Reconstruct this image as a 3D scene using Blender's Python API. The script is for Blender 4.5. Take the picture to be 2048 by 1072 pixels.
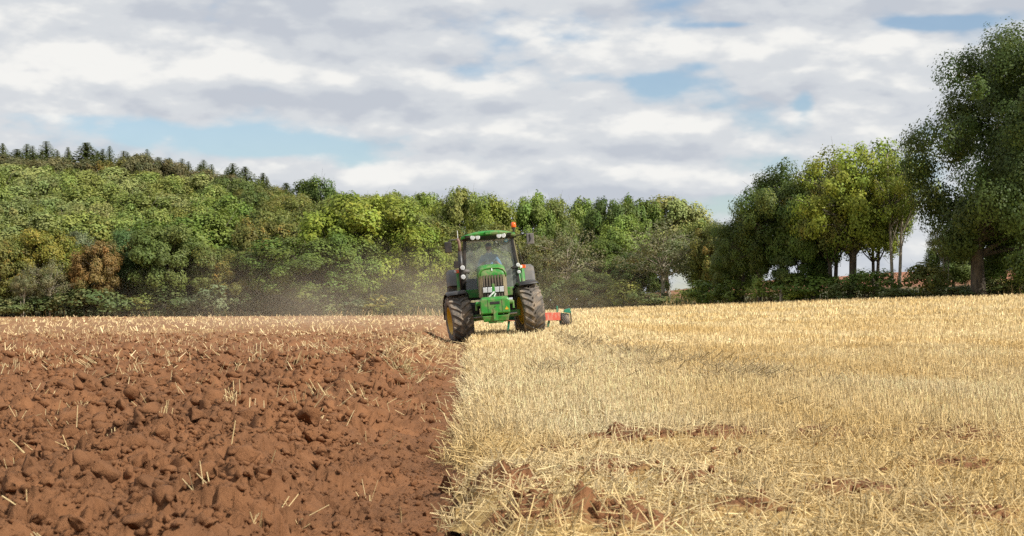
import bpy, math, random
import numpy as np
from mathutils import Vector, Matrix, Euler

# ------------------------------------------------------------------ clear / scene
for o in list(bpy.data.objects):
    bpy.data.objects.remove(o)
SC = bpy.context.scene
COL = SC.collection
R = math.radians
rng = np.random.default_rng(7)
random.seed(7)

# ------------------------------------------------------------------ camera
CAM_H = 0.88
FPX = 3600.0            # focal length in photograph pixels (2048 wide)
HORIZON = 612.0         # photograph row of the horizon
cam = bpy.data.cameras.new('camera')
cam.sensor_width = 36.0
cam.lens = 36.0 * FPX / 2048.0
cam.clip_start = 0.1
cam.clip_end = 6000.0
cam.dof.use_dof = True
cam.dof.focus_distance = 52.0
cam.dof.aperture_fstop = 11.0
cam_o = bpy.data.objects.new('camera', cam)
COL.objects.link(cam_o)
cam_o.location = (0, 0, CAM_H)
cam_o.rotation_euler = (math.pi / 2 + math.atan((HORIZON - 536.0) / FPX), 0, 0)
SC.camera = cam_o

# ------------------------------------------------------------------ light directions, exposure
SUN_TO = Vector((0.72, -0.52, 0.80)).normalized()
SUN_EL = math.asin(SUN_TO.z)
SUN_AZ = math.atan2(SUN_TO.x, SUN_TO.y)       # clockwise from +Y

SC.view_settings.view_transform = 'Standard'
SC.view_settings.look = 'None'
SC.view_settings.exposure = 0.25
SC.view_settings.gamma = 1.0
SC.view_settings.use_curve_mapping = False
SC.cycles.use_denoising = False
SC.cycles.max_bounces = 5
SC.cycles.diffuse_bounces = 2
SC.cycles.glossy_bounces = 2
SC.cycles.transmission_bounces = 3
SC.cycles.transparent_max_bounces = 16
SC.cycles.volume_bounces = 1
SC.cycles.volume_step_rate = 4.0

sun = bpy.data.lights.new('sun', 'SUN')
sun.energy = 5.0
sun.angle = R(0.55)
sun.color = (1.0, 0.95, 0.86)
sun_o = bpy.data.objects.new('sun', sun)
COL.objects.link(sun_o)
sun_o.rotation_euler = SUN_TO.to_track_quat('Z', 'Y').to_euler()
sun_o.location = (30, -30, 60)


# ------------------------------------------------------------------ node helper
class NT:
    def __init__(s, tree):
        s.t = tree
        s.n = tree.nodes
        s.l = tree.links

    def add(s, kind, **kw):
        nd = s.n.new(kind)
        for k, v in kw.items():
            setattr(nd, k, v)
        return nd

    def put(s, sock, val):
        if val is None:
            return
        if isinstance(val, bpy.types.NodeSocket):
            s.l.new(val, sock)
        else:
            sock.default_value = val

    def math(s, op, a, b=None, c=None, clamp=False):
        nd = s.add('ShaderNodeMath', operation=op, use_clamp=clamp)
        s.put(nd.inputs[0], a)
        if b is not None:
            s.put(nd.inputs[1], b)
        if c is not None:
            s.put(nd.inputs[2], c)
        return nd.outputs[0]

    def vmath(s, op, a, b=None):
        nd = s.add('ShaderNodeVectorMath', operation=op)
        s.put(nd.inputs[0], a)
        if b is not None:
            s.put(nd.inputs[1], b)
        return nd.outputs['Value'] if op in ('LENGTH', 'DOT_PRODUCT', 'DISTANCE') else nd.outputs[0]

    def mix(s, f, a, b, mode='MIX'):
        nd = s.add('ShaderNodeMix', data_type='RGBA', blend_type=mode)
        s.put(nd.inputs[0], f)
        s.put(nd.inputs[6], a)
        s.put(nd.inputs[7], b)
        return nd.outputs[2]

    def noise(s, vec, scale, detail=4.0, rough=0.55, dist=0.0):
        nd = s.add('ShaderNodeTexNoise')
        s.put(nd.inputs['Vector'], vec)
        nd.inputs['Scale'].default_value = scale
        nd.inputs['Detail'].default_value = detail
        nd.inputs['Roughness'].default_value = rough
        nd.inputs['Distortion'].default_value = dist
        return nd.outputs['Fac']

    def smooth(s, v, a, b, lo=0.0, hi=1.0):
        nd = s.add('ShaderNodeMapRange', interpolation_type='SMOOTHSTEP')
        s.put(nd.inputs['Value'], v)
        nd.inputs['From Min'].default_value = a
        nd.inputs['From Max'].default_value = b
        nd.inputs['To Min'].default_value = lo
        nd.inputs['To Max'].default_value = hi
        return nd.outputs['Result']


def c4(c):
    return (c[0], c[1], c[2], 1.0)


# ------------------------------------------------------------------ world: sky with broken cloud
def pxdir(x, y):
    v = Vector(((x - 1024.0) / FPX, 1.0, (HORIZON - y) / FPX))
    return v.normalized()


world = bpy.data.worlds.new('World')
SC.world = world
world.use_nodes = True
W = NT(world.node_tree)
W.n.clear()
w_out = W.add('ShaderNodeOutputWorld')
sky = W.add('ShaderNodeTexSky', sky_type='NISHITA')
sky.sun_disc = False
sky.sun_elevation = SUN_EL
sky.sun_rotation = SUN_AZ
sky.altitude = 50
sky.air_density = 1.0
sky.dust_density = 0.4
sky.ozone_density = 3.0
bg_sky = W.add('ShaderNodeBackground')
W.l.new(sky.outputs[0], bg_sky.inputs[0])
bg_sky.inputs[1].default_value = 0.094
tc = W.add('ShaderNodeTexCoord')
D = tc.outputs['Generated']


def blob_sum(items):
    """sum of soft elliptical lobes at sky directions: (px, py, half width px, half height px, weight)"""
    total = None
    for (x, y, hw, hh, wt) in items:
        d0 = pxdir(x, y)
        off = W.vmath('SUBTRACT', D, tuple(d0))
        off = W.vmath('MULTIPLY', off, (FPX / hw, FPX / hw, FPX / hh))
        r2 = W.vmath('DOT_PRODUCT', off, off)
        g = W.math('MULTIPLY', W.math('POWER', 2.718, W.math('MULTIPLY', r2, -1.0)), wt)
        total = g if total is None else W.math('ADD', total, g)
    return total


# squash the vertical so that cloud layers lie flat
def cloud_field(zoff):
    v = W.vmath('ADD', D, (0.0, 0.0, zoff))
    v = W.vmath('MULTIPLY', v, (1.0, 1.0, 2.3))
    warp = W.add('ShaderNodeTexNoise')
    W.put(warp.inputs['Vector'], v)
    warp.inputs['Scale'].default_value = 40.0
    warp.inputs['Detail'].default_value = 3.0
    wv = W.vmath('MULTIPLY', W.vmath('SUBTRACT', warp.outputs['Color'], (0.5, 0.5, 0.5)), (0.016, 0.016, 0.016))
    v2 = W.vmath('ADD', v, wv)
    a = W.noise(v, 9.5, 7.0, 0.52)
    tot = W.math('MULTIPLY', a, 0.86)
    for sc, wt in ((26.0, 0.17), (62.0, 0.075), (150.0, 0.03)):
        vo = W.add('ShaderNodeTexVoronoi', feature='SMOOTH_F1')
        W.put(vo.inputs['Vector'], v2)
        vo.inputs['Scale'].default_value = sc
        vo.inputs['Smoothness'].default_value = 0.6
        tot = W.math('ADD', tot, W.math('MULTIPLY', W.math('SUBTRACT', 0.62, vo.outputs['Distance']), wt))
    return tot


gaps = blob_sum([
    (330, 262, 210, 26, -0.27), (560, 292, 170, 22, -0.25), (110, 232, 130, 20, -0.15), (720, 325, 80, 18, -0.14),
    (1320, 165, 60, 20, -0.17), (1395, 130, 50, 12, -0.14), (1890, 42, 120, 15, -0.22), (1470, 48, 110, 8, -0.16),
    (1610, 205, 22, 36, -0.18), (1530, 340, 110, 34, -0.14), (1180, 155, 45, 12, -0.10), (1480, 410, 110, 36, -0.17), (1400, 60, 200, 60, .12), (1500, 140, 90, 40, .08), (1230, 110, 110, 50, .06), (60, 60, 200, 60, .12), (1250, 220, 160, 50, .05), (940, 130, 120, 50, .06),
])
base0 = cloud_field(0.0)
base1 = cloud_field(0.0095)
dens = W.math('ADD', base0, gaps)
mask = W.smooth(dens, 0.26, 0.42, 0.14, 1.0)
# sunlit tops and greyer bases: thickness above the point shades it
grad = W.math('SUBTRACT', base0, base1)
lobes = blob_sum([
    (200, 130, 300, 70, 0.55), (80, 60, 160, 34, 0.35), (520, 130, 140, 40, 0.38), (800, 150, 260, 26, 0.45),
    (1090, 60, 190, 60, 0.60), (1330, 80, 120, 40, 0.25), (930, 262, 230, 26, 0.42), (620, 255, 90, 20, 0.35), (1480, 145, 80, 32, 0.50),
    (1740, 100, 200, 40, 0.35), (1740, 240, 130, 46, 0.55), (1580, 220, 60, 30, 0.40), (1000, 335, 200, 22, 0.35),
    (1350, 350, 110, 26, 0.50), (730, 360, 60, 30, 0.40), (360, 305, 80, 24, 0.50), (90, 270, 120, 26, 0.40),
    (500, 30, 330, 40, -0.55), (650, 200, 420, 22, -0.55), (330, 185, 200, 16, -0.25), (1500, 20, 330, 30, -0.38),
    (1050, 120, 300, 16, -0.30), (1450, 205, 110, 14, -0.30), (1050, 215, 200, 14, -0.35), (1100, 300, 240, 12, -0.35),
    (1880, 190, 150, 14, -0.30), (1300, 318, 130, 12, -0.25), (1180, 385, 260, 14, -0.25), (900, 70, 150, 40, -0.2),
])
lit = W.math('ADD', W.math('MULTIPLY', grad, 3.4), W.math('MULTIPLY', lobes, 0.85))
fine = W.noise(W.vmath('MULTIPLY', D, (1.0, 1.0, 1.7)), 60.0, 6.0, 0.6)
lit = W.math('ADD', lit, W.math('MULTIPLY', W.math('SUBTRACT', fine, 0.5), 0.2))
lit = W.math('ADD', lit, 0.42, clamp=True)
ramp = W.add('ShaderNodeValToRGB')
W.l.new(lit, ramp.inputs[0])
ramp.color_ramp.interpolation = 'EASE'
e = ramp.color_ramp.elements
e[0].position = 0.0
e[0].color = (0.54, 0.575, 0.635, 1)
e[1].position = 1.0
e[1].color = (0.89, 0.885, 0.86, 1)
m_ = ramp.color_ramp.elements.new(0.5)
m_.color = (0.67, 0.695, 0.725, 1)
bg_cloud = W.add('ShaderNodeBackground')
W.l.new(ramp.outputs[0], bg_cloud.inputs[0])
bg_cloud.inputs[1].default_value = 0.86
mixw = W.add('ShaderNodeMixShader')
W.l.new(mask, mixw.inputs[0])
W.l.new(bg_sky.outputs[0], mixw.inputs[1])
W.l.new(bg_cloud.outputs[0], mixw.inputs[2])
W.l.new(mixw.outputs[0], w_out.inputs['Surface'])
world.cycles.sampling_method = 'MANUAL'
world.cycles.sample_map_resolution = 1024


# ------------------------------------------------------------------ noise in numpy
def _hash(ix, iy, seed):
    h = (ix.astype(np.int64) * 374761393 + iy.astype(np.int64) * 668265263 + seed * 1442695041) & 0xFFFFFFFF
    h = ((h ^ (h >> 13)) * 1274126177) & 0xFFFFFFFF
    h = (h ^ (h >> 16)) & 0xFFFFFFFF
    return h / 4294967295.0


def pnoise(x, y, seed=0):
    x = np.asarray(x, float)
    y = np.asarray(y, float)
    ix = np.floor(x)
    iy = np.floor(y)
    fx = x - ix
    fy = y - iy
    u = fx * fx * fx * (fx * (fx * 6 - 15) + 10)
    v = fy * fy * fy * (fy * (fy * 6 - 15) + 10)
    out = 0
    for dx in (0, 1):
        for dy in (0, 1):
            a = _hash(ix + dx, iy + dy, seed) * 6.2831853
            g = np.cos(a) * (fx - dx) + np.sin(a) * (fy - dy)
            out = out + g * (u if dx else 1 - u) * (v if dy else 1 - v)
    return out * 1.45


def fbm(x, y, octaves=4, seed=0, gain=0.5):
    s, a, f = 0, 1.0, 1.0
    for k in range(octaves):
        s = s + a * pnoise(x * f, y * f, seed + 17 * k)
        a *= gain
        f *= 2.03
    return s


def lumps(x, y, cell, seed, fill=0.7, rmin=0.25, rmax=0.6):
    """scattered half-buried rounded lumps; returns height in metres"""
    wx = x / cell + 0.35 * pnoise(x / cell * 1.7, y / cell * 1.7, seed + 5)
    wy = y / cell + 0.35 * pnoise(x / cell * 1.7, y / cell * 1.7, seed + 9)
    ix = np.floor(wx)
    iy = np.floor(wy)
    best = np.zeros_like(wx)
    for dx in (-1, 0, 1):
        for dy in (-1, 0, 1):
            cx = ix + dx
            cy = iy + dy
            px = cx + _hash(cx, cy, seed + 1)
            py = cy + _hash(cx, cy, seed + 2)
            r = rmin + (rmax - rmin) * _hash(cx, cy, seed + 3) ** 2
            on = _hash(cx, cy, seed + 4) < fill
            d2 = ((wx - px) ** 2 + (wy - py) ** 2) / (r * r)
            b = np.where(on, np.sqrt(np.clip(1 - d2, 0, None)) * r, 0)
            best = np.maximum(best, b)
    return best * cell


def blocks(x, y, cell, seed, warp=.30):
    """broken angular clods: every cell has its own height and tilt, with a crease round it; metres"""
    wx = x / cell + warp * pnoise(x / cell * 1.9, y / cell * 1.9, seed + 5) + .12 * pnoise(x / cell * 5, y / cell * 5, seed + 6)
    wy = y / cell + warp * pnoise(x / cell * 1.9, y / cell * 1.9, seed + 9) + .12 * pnoise(x / cell * 5, y / cell * 5, seed + 10)
    ix = np.floor(wx)
    iy = np.floor(wy)
    f1 = np.full(wx.shape, 9.0)
    f2 = np.full(wx.shape, 9.0)
    h = np.zeros(wx.shape)
    for dx in (-1, 0, 1):
        for dy in (-1, 0, 1):
            cx_ = ix + dx
            cy_ = iy + dy
            px = cx_ + .1 + .8 * _hash(cx_, cy_, seed + 1)
            py = cy_ + .1 + .8 * _hash(cx_, cy_, seed + 2)
            ex, ey = wx - px, wy - py
            d = np.sqrt(ex * ex + ey * ey)
            hh = _hash(cx_, cy_, seed + 3) ** 1.6 + (_hash(cx_, cy_, seed + 4) - .5) * 1.3 * ex + (_hash(cx_, cy_, seed + 7) - .5) * 1.3 * ey
            closer = d < f1
            f2 = np.where(closer, f1, np.minimum(f2, d))
            h = np.where(closer, hh, h)
            f1 = np.where(closer, d, f1)
    e_ = np.clip((f2 - f1) / .22, 0, 1)
    return cell * (h * (.35 + .65 * np.sqrt(e_)) - .25 * (1 - e_) ** 2)


def sstep(v, a, b):
    t = np.clip((np.asarray(v, float) - a) / (b - a), 0, 1)
    return t * t * (3 - 2 * t)


# ------------------------------------------------------------------ terrain functions
def u_of(X, Y):
    return np.asarray(X, float) / np.maximum(np.asarray(Y, float), 1.0)


def edge_Y(u):
    return np.interp(u, [-0.6, -0.07, 0.035, 0.15, 0.284, 0.6], [164, 160, 150, 124, 104, 84])


def terrain(X, Y):
    X = np.asarray(X, float)
    Y = np.asarray(Y, float)
    g = np.interp(X, [-300, -40, -7, -1.2, 1.5, 5, 18.6, 30, 60, 400], [-.3, -.14, 0, .05, .33, .5, 1.12, 1.5, 2.2, 4])
    z = g * sstep(Y, 10, 110)
    u = u_of(X, Y)
    hill = np.interp(u, [-0.6, -0.284, -0.16, -0.09, -0.035, 0.01], [21, 18.2, 14.5, 10.5, 3.6, 0])
    z = z + hill * sstep(Y, 164, 325)
    far = np.interp(u, [-0.03, 0.10, 0.143, 0.204, 0.284, 0.7], [0, 3.3, 4.4, 5.5, 6.1, 7.5])
    z = z + np.clip(far - z, 0, None) * sstep(Y, 130, 262)
    return z


def furrow_x(Y):
    Y = np.asarray(Y, float)
    return -0.03 - 0.0243 * Y + 0.13 * pnoise(Y * .9, Y * 0 + 3.1, 4) + 0.07 * pnoise(Y * 3.1, Y * 0 + 1.1, 5) + .03 * pnoise(Y * 9.0, Y * 0 + 2.1, 6)


def soil_z(X, Y):
    X = np.asarray(X, float)
    Y = np.asarray(Y, float)
    s = furrow_x(Y) - X                       # distance into the ploughed land
    prof = np.interp(s, [-0.2, 0, 0.12, 0.42, 0.75, 1.15, 1.6, 2.2], [-0.28, -0.13, -0.18, -0.19, -0.10, 0.035, 0.03, 0.02])
    near = 1 - 0.75 * sstep(Y, 25, 90)
    fl = sstep(s, 0.25, 0.9) * 0.75 + 0.25     # furrow bottom is smoother
    ridge = 0.038 * np.sin((s + 0.25 * pnoise(X * .6, Y * .35, 2)) * 2 * math.pi / 0.85) * fl
    z = terrain(X, Y) + prof + ridge
    z = z + near * fl * (0.05 * fbm(X * 1.1, Y * 0.8, 4, 11))
    fl2 = 0.35 + 0.65 * sstep(s, 0.15, 0.8)
    z = z + near * fl2 * (0.28 * blocks(X, Y, 0.33, 31) + 0.28 * blocks(X, Y, 0.15, 41) + 0.26 * blocks(X, Y, 0.07, 51))
    z = z + near * fl2 * (0.4 * lumps(X, Y, 0.26, 61, .25, .2, .45) - 0.6 * lumps(X, Y, 0.16, 66, .22, .2, .45))
    z = z + near * fl2 * 0.010 * fbm(X * 22, Y * 22, 3, 25, .6)
    return z


MOUNDS = [(0.12, 7.25, .34, .11), (0.45, 7.2, .40, .07), (0.02, 8.6, .24, .13), (-0.1, 9.0, .20, .08), (0.5, 9.3, .35, .09), (0.95, 8.9, .4, .05),
          (0.75, 11.6, .35, .08), (1.35, 11.9, .5, .09), (2.1, 12.0, .5, .07), (2.9, 11.8, .5, .08), (1.55, 8.2, .35, .07), (1.2, 10.2, .4, .05),
          (2.3, 9.6, .4, .06), (1.85, 7.4, .35, .06), (0.3, 10.6, .3, .07), (1.0, 7.7, .3, .05)]


def stub_z(X, Y):
    X = np.asarray(X, float)
    Y = np.asarray(Y, float)
    z = terrain(X, Y)
    near = 1 - 0.8 * sstep(Y, 25, 80)
    z = z + near * (0.03 * fbm(X * 0.9, Y * 0.9, 3, 61) + 0.012 * fbm(X * 7, Y * 7, 3, 71))
    lm = 0.32 * blocks(X, Y, 0.15, 83) + 0.36 * blocks(X, Y, 0.06, 87)
    for (mx, my, r, h) in MOUNDS:
        d2 = ((X - mx) / r) ** 2 + ((Y - my) / (r * 1.3)) ** 2
        z = z + np.exp(-d2 * 1.6) * (h * .5 * (1 + 0.6 * fbm(X * 6, Y * 6, 3, 81)) + lm)
    # rut left by an earlier pass, running out from the tractor towards the lower right
    rx = np.interp(Y, [16, 19, 24, 29, 36, 52], [3.1, 2.85, 2.5, 2.2, 1.6, 1.1])
    d = (X - rx) / 0.28
    z = z + near * np.where(Y > 18, (-0.05 * np.exp(-d * d) + 0.06 * np.exp(-((X - rx + .42) / .2) ** 2)) * (0.7 + 0.6 * pnoise(Y * .8, Y * 0, 9)), 0)
    # crumbling lip above the furrow
    s = X - furrow_x(Y)
    z = z - 0.10 * np.exp(-(np.clip(s, 0, None) / 0.10) ** 2) + near * 0.8 * lumps(X, Y, 0.11, 91, .4) * np.exp(-(s / 0.5) ** 2)
    return z


def soil_patch(X, Y):
    """1 where bare soil shows through the straw"""
    v = np.zeros_like(np.asarray(X, float))
    for (mx, my, r, h) in MOUNDS:
        d2 = ((X - mx) / r) ** 2 + ((Y - my) / (r * 1.2)) ** 2
        v = np.maximum(v, np.exp(-d2 * 1.3) * min(1, h / .08))
    rx = np.interp(Y, [16, 19, 24, 29, 36, 52], [3.1, 2.85, 2.5, 2.2, 1.6, 1.1])
    v = np.maximum(v, np.where(np.asarray(Y) > 18.5, .8 * np.exp(-((X - rx) / .3) ** 2) * (0.5 + .8 * pnoise(Y * .7, Y * 0 + 4, 19)), 0))
    return np.clip(v, 0, 1)


# ------------------------------------------------------------------ mesh helpers
def arr_mesh(name, verts, quads, cols=None, tris=None, smooth=False):
    me = bpy.data.meshes.new(name)
    verts = np.ascontiguousarray(verts, np.float32)
    me.vertices.add(len(verts))
    me.vertices.foreach_set('co', verts.ravel())
    nq = 0 if quads is None else len(quads)
    ntr = 0 if tris is None else len(tris)
    loops = []
    if nq:
        loops.append(np.asarray(quads, np.int32).ravel())
    if ntr:
        loops.append(np.asarray(tris, np.int32).ravel())
    loops = np.concatenate(loops)
    me.loops.add(len(loops))
    me.loops.foreach_set('vertex_index', loops)
    me.polygons.add(nq + ntr)
    starts = np.concatenate([np.arange(nq) * 4, nq * 4 + np.arange(ntr) * 3]).astype(np.int32)
    me.polygons.foreach_set('loop_start', starts)
    me.update(calc_edges=True)
    if smooth:
        me.polygons.foreach_set('use_smooth', np.ones(nq + ntr, bool))
    if cols is not None:
        at = me.color_attributes.new('Col', 'FLOAT_COLOR', 'POINT')
        c = np.ones((len(verts), 4), np.float32)
        c[:, :cols.shape[1]] = cols
        at.data.foreach_set('color', c.ravel())
    return me


def tag(o, label=None, cat=None, group=None, kind=None):
    if label:
        o['label'] = label
    if cat:
        o['category'] = cat
    if group:
        o['group'] = group
    if kind:
        o['kind'] = kind
    return o


def link(name, me, mat=None, parent=None):
    o = bpy.data.objects.new(name, me)
    COL.objects.link(o)
    if mat is not None:
        me.materials.append(mat)
    if parent is not None:
        o.parent = parent
    return o


def empty(name, loc=(0, 0, 0), rot=(0, 0, 0)):
    o = bpy.data.objects.new(name, None)
    COL.objects.link(o)
    o.location = loc
    o.rotation_euler = rot
    o.empty_display_size = 0.3
    return o


class MB:
    """collects boxes, bars, tubes and lathes for ONE mesh"""

    def __init__(s):
        s.v = []
        s.f = []

    def add(s, vs, fs):
        b = len(s.v)
        s.v += [tuple(p) for p in vs]
        s.f += [tuple(i + b for i in f) for f in fs]
        return s

    def box(s, x0, x1, y0, y1, z0, z1):
        vs = [(x, y, z) for x in (x0, x1) for y in (y0, y1) for z in (z0, z1)]
        return s.add(vs, [(0, 1, 3, 2), (4, 6, 7, 5), (0, 4, 5, 1), (2, 3, 7, 6), (0, 2, 6, 4), (1, 5, 7, 3)])

    def hexa(s, pts):
        """8 points: bottom ring 4, top ring 4"""
        return s.add(pts, [(3, 2, 1, 0), (4, 5, 6, 7), (0, 1, 5, 4), (1, 2, 6, 5), (2, 3, 7, 6), (3, 0, 4, 7)])

    def tube(s, pts, rad, n=8, cap=True):
        pts = [Vector(p) for p in pts]
        rads = rad if isinstance(rad, (list, tuple)) else [rad] * len(pts)
        rings = []
        t0 = (pts[1] - pts[0]).normalized()
        ref = Vector((0, 0, 1)) if abs(t0.z) < .9 else Vector((1, 0, 0))
        a = t0.cross(ref).normalized()
        vs = []
        for i, p in enumerate(pts):
            t = (pts[min(i + 1, len(pts) - 1)] - pts[max(i - 1, 0)]).normalized()
            a = (a - t * a.dot(t)).normalized()
            b = t.cross(a)
            for k in range(n):
                w = 2 * math.pi * k / n
                vs.append(p + (a * math.cos(w) + b * math.sin(w)) * rads[i])
        fs = []
        for i in range(len(pts) - 1):
            for k in range(n):
                k2 = (k + 1) % n
                fs.append((i * n + k, i * n + k2, (i + 1) * n + k2, (i + 1) * n + k))
        if cap:
            fs.append(tuple(reversed(range(n))))
            fs.append(tuple(range((len(pts) - 1) * n, len(pts) * n)))
        return s.add(vs, fs)

    def lathe_x(s, prof, n=40, closed=False):
        """profile of (x, r) turned about the X axis"""
        vs = []
        for (x, r) in prof:
            for k in range(n):
                w = 2 * math.pi * k / n
                vs.append((x, r * math.cos(w), r * math.sin(w)))
        fs = []
        m = len(prof)
        for i in range(m if closed else m - 1):
            j = (i + 1) % m
            for k in range(n):
                k2 = (k + 1) % n
                fs.append((i * n + k, i * n + k2, j * n + k2, j * n + k))
        return s.add(vs, fs)

    def disc(s, c, nrm, r, depth, n=20):
        c = Vector(c)
        nn = Vector(nrm).normalized()
        return s.tube([c, c + nn * depth], r, n)

    def loft(s, rings, cap=True):
        n = len(rings[0])
        vs = [p for r_ in rings for p in r_]
        fs = []
        for i in range(len(rings) - 1):
            for k in range(n):
                k2 = (k + 1) % n
                fs.append((i * n + k, i * n + k2, (i + 1) * n + k2, (i + 1) * n + k))
        if cap:
            fs.append(tuple(reversed(range(n))))
            fs.append(tuple(range((len(rings) - 1) * n, len(rings) * n)))
        return s.add(vs, fs)

    def sphere(s, c, r, n=12, m=8, sc=(1, 1, 1)):
        vs = []
        for i in range(m + 1):
            ph = math.pi * i / m
            for k in range(n):
                w = 2 * math.pi * k / n
                vs.append((c[0] + r * sc[0] * math.sin(ph) * math.cos(w), c[1] + r * sc[1] * math.sin(ph) * math.sin(w), c[2] + r * sc[2] * math.cos(ph)))
        fs = []
        for i in range(m):
            for k in range(n):
                k2 = (k + 1) % n
                fs.append((i * n + k, (i + 1) * n + k, (i + 1) * n + k2, i * n + k2))
        return s.add(vs, fs)

    def mesh(s, name, smooth=False):
        me = bpy.data.meshes.new(name)
        me.from_pydata(s.v, [], s.f)
        me.validate()
        import bmesh
        bm = bmesh.new()
        bm.from_mesh(me)
        bmesh.ops.recalc_face_normals(bm, faces=bm.faces)
        bm.to_mesh(me)
        bm.free()
        if smooth:
            me.polygons.foreach_set('use_smooth', np.ones(len(me.polygons), bool))
        return me

    def build(s, name, mat, parent=None, smooth=False, bevel=0.0, seg=2):
        o = link(name, s.mesh(name, smooth), mat, parent)
        if bevel:
            b = o.modifiers.new('bevel', 'BEVEL')
            b.width = bevel
            b.segments = seg
            b.limit_method = 'ANGLE'
            b.angle_limit = R(40)
        return o


# ------------------------------------------------------------------ materials
def material(name):
    m = bpy.data.materials.new(name)
    m.use_nodes = True
    t = NT(m.node_tree)
    t.n.clear()
    out = t.add('ShaderNodeOutputMaterial')
    return m, t, out


def paint(name, col, rough=0.45, metal=0.0, dirt=None, dirt_amt=0.35, scale=6.0, bump=0.0, spec=0.5):
    m, t, out = material(name)
    bs = t.add('ShaderNodeBsdfPrincipled')
    geo = t.add('ShaderNodeTexCoord')
    nz = t.noise(geo.outputs['Object'], scale, 6, .6)
    c = c4(col)
    if dirt is not None:
        f = t.smooth(nz, 0.42, 0.68, 0.0, dirt_amt)
        n2 = t.noise(geo.outputs['Object'], scale * 7, 4, .6)
        f = t.math('ADD', f, t.math('MULTIPLY', t.math('SUBTRACT', n2, .45), dirt_amt * .5), clamp=True)
        cc = t.mix(f, c, c4(dirt))
        t.put(bs.inputs['Base Color'], cc)
        t.put(bs.inputs['Roughness'], t.math('ADD', rough, t.math('MULTIPLY', f, .4), clamp=True))
    else:
        cc = t.mix(nz, c4([k * .85 for k in col]), c4([min(1, k * 1.15) for k in col]))
        t.put(bs.inputs['Base Color'], cc)
        bs.inputs['Roughness'].default_value = rough
    bs.inputs['Metallic'].default_value = metal
    bs.inputs['Specular IOR Level'].default_value = spec
    if bump:
        b = t.add('ShaderNodeBump')
        b.inputs['Strength'].default_value = bump
        b.inputs['Distance'].default_value = 0.01
        t.put(b.inputs['Height'], t.noise(geo.outputs['Object'], scale * 9, 5, .65))
        t.put(bs.inputs['Normal'], b.outputs[0])
    t.l.new(bs.outputs[0], out.inputs['Surface'])
    return m


DUST = (0.30, 0.19, 0.11)
M = {}
M['green'] = paint('green_paint', (0.018, 0.215, 0.022), .42, dirt=(.30, .22, .13), dirt_amt=.55, scale=4.5)
M['green_dusty'] = paint('dusty_green_paint', (0.05, 0.22, 0.03), .45, dirt=(.33, .26, .15), dirt_amt=.75, scale=3)
M['teal'] = paint('teal_green_paint', (0.02, 0.22, 0.13), .45, dirt=DUST, dirt_amt=.35, scale=5)
M['yellow'] = paint('yellow_paint', (0.62, 0.36, 0.01), .4, dirt=DUST, dirt_amt=.4, scale=3)
M['red'] = paint('red_paint', (0.46, 0.075, 0.045), .6, dirt=(.42, .24, .17), dirt_amt=.7, scale=5)
M['rubber'] = paint('tyre_rubber', (0.095, 0.085, 0.075), .8, dirt=(.33, .26, .19), dirt_amt=.85, scale=5, bump=.2)
M['black'] = paint('black_plastic', (0.016, 0.016, 0.017), .45, dirt=DUST, dirt_amt=.12, scale=4)
M['grey'] = paint('grey_plastic', (0.11, 0.105, 0.10), .6, dirt=(.25, .2, .15), dirt_amt=.4, scale=3)
M['dusty_frame'] = paint('dusty_hood_frame', (0.20, 0.17, 0.10), .7, dirt=(.36, .29, .18), dirt_amt=.6, scale=4)
M['grille'] = paint('dusty_grille', (0.085, 0.07, 0.055), .7, dirt=(.24, .18, .13), dirt_amt=.5, scale=9)
M['steel'] = paint('worn_steel', (0.35, 0.33, 0.31), .35, .8, dirt=(.2, .11, .06), dirt_amt=.5, scale=4)
M['rust'] = paint('rusty_exhaust', (0.22, 0.14, 0.105), .7, .1, dirt=(.12, .06, .04), dirt_amt=.5, scale=9)
M['chrome'] = paint('lamp_reflector', (0.62, 0.63, 0.64), .35, .4)
M['lens'] = paint('lamp_lens', (0.75, 0.75, 0.72), .08, spec=.8)
M['white'] = paint('white_plastic', (0.75, 0.75, 0.72), .4)
M['orange'] = paint('orange_lens', (0.85, 0.13, 0.01), .15, spec=.7)
M['blue_sticker'] = paint('blue_sticker', (0.12, 0.42, 0.62), .4)
M['seat'] = paint('seat_fabric', (0.05, 0.05, 0.055), .9)
M['skin'] = paint('skin', (0.42, 0.23, 0.16), .55)
M['shirt'] = paint('blue_shirt', (0.12, 0.24, 0.42), .9)
M['navy'] = paint('navy_cap', (0.018, 0.022, 0.05), .9)
M['trousers'] = paint('dark_trousers', (0.03, 0.035, 0.05), .9)
M['post'] = paint('weathered_wood', (0.30, 0.26, 0.20), .9, dirt=(.15, .12, .08), dirt_amt=.6, scale=9, bump=.4)


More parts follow.
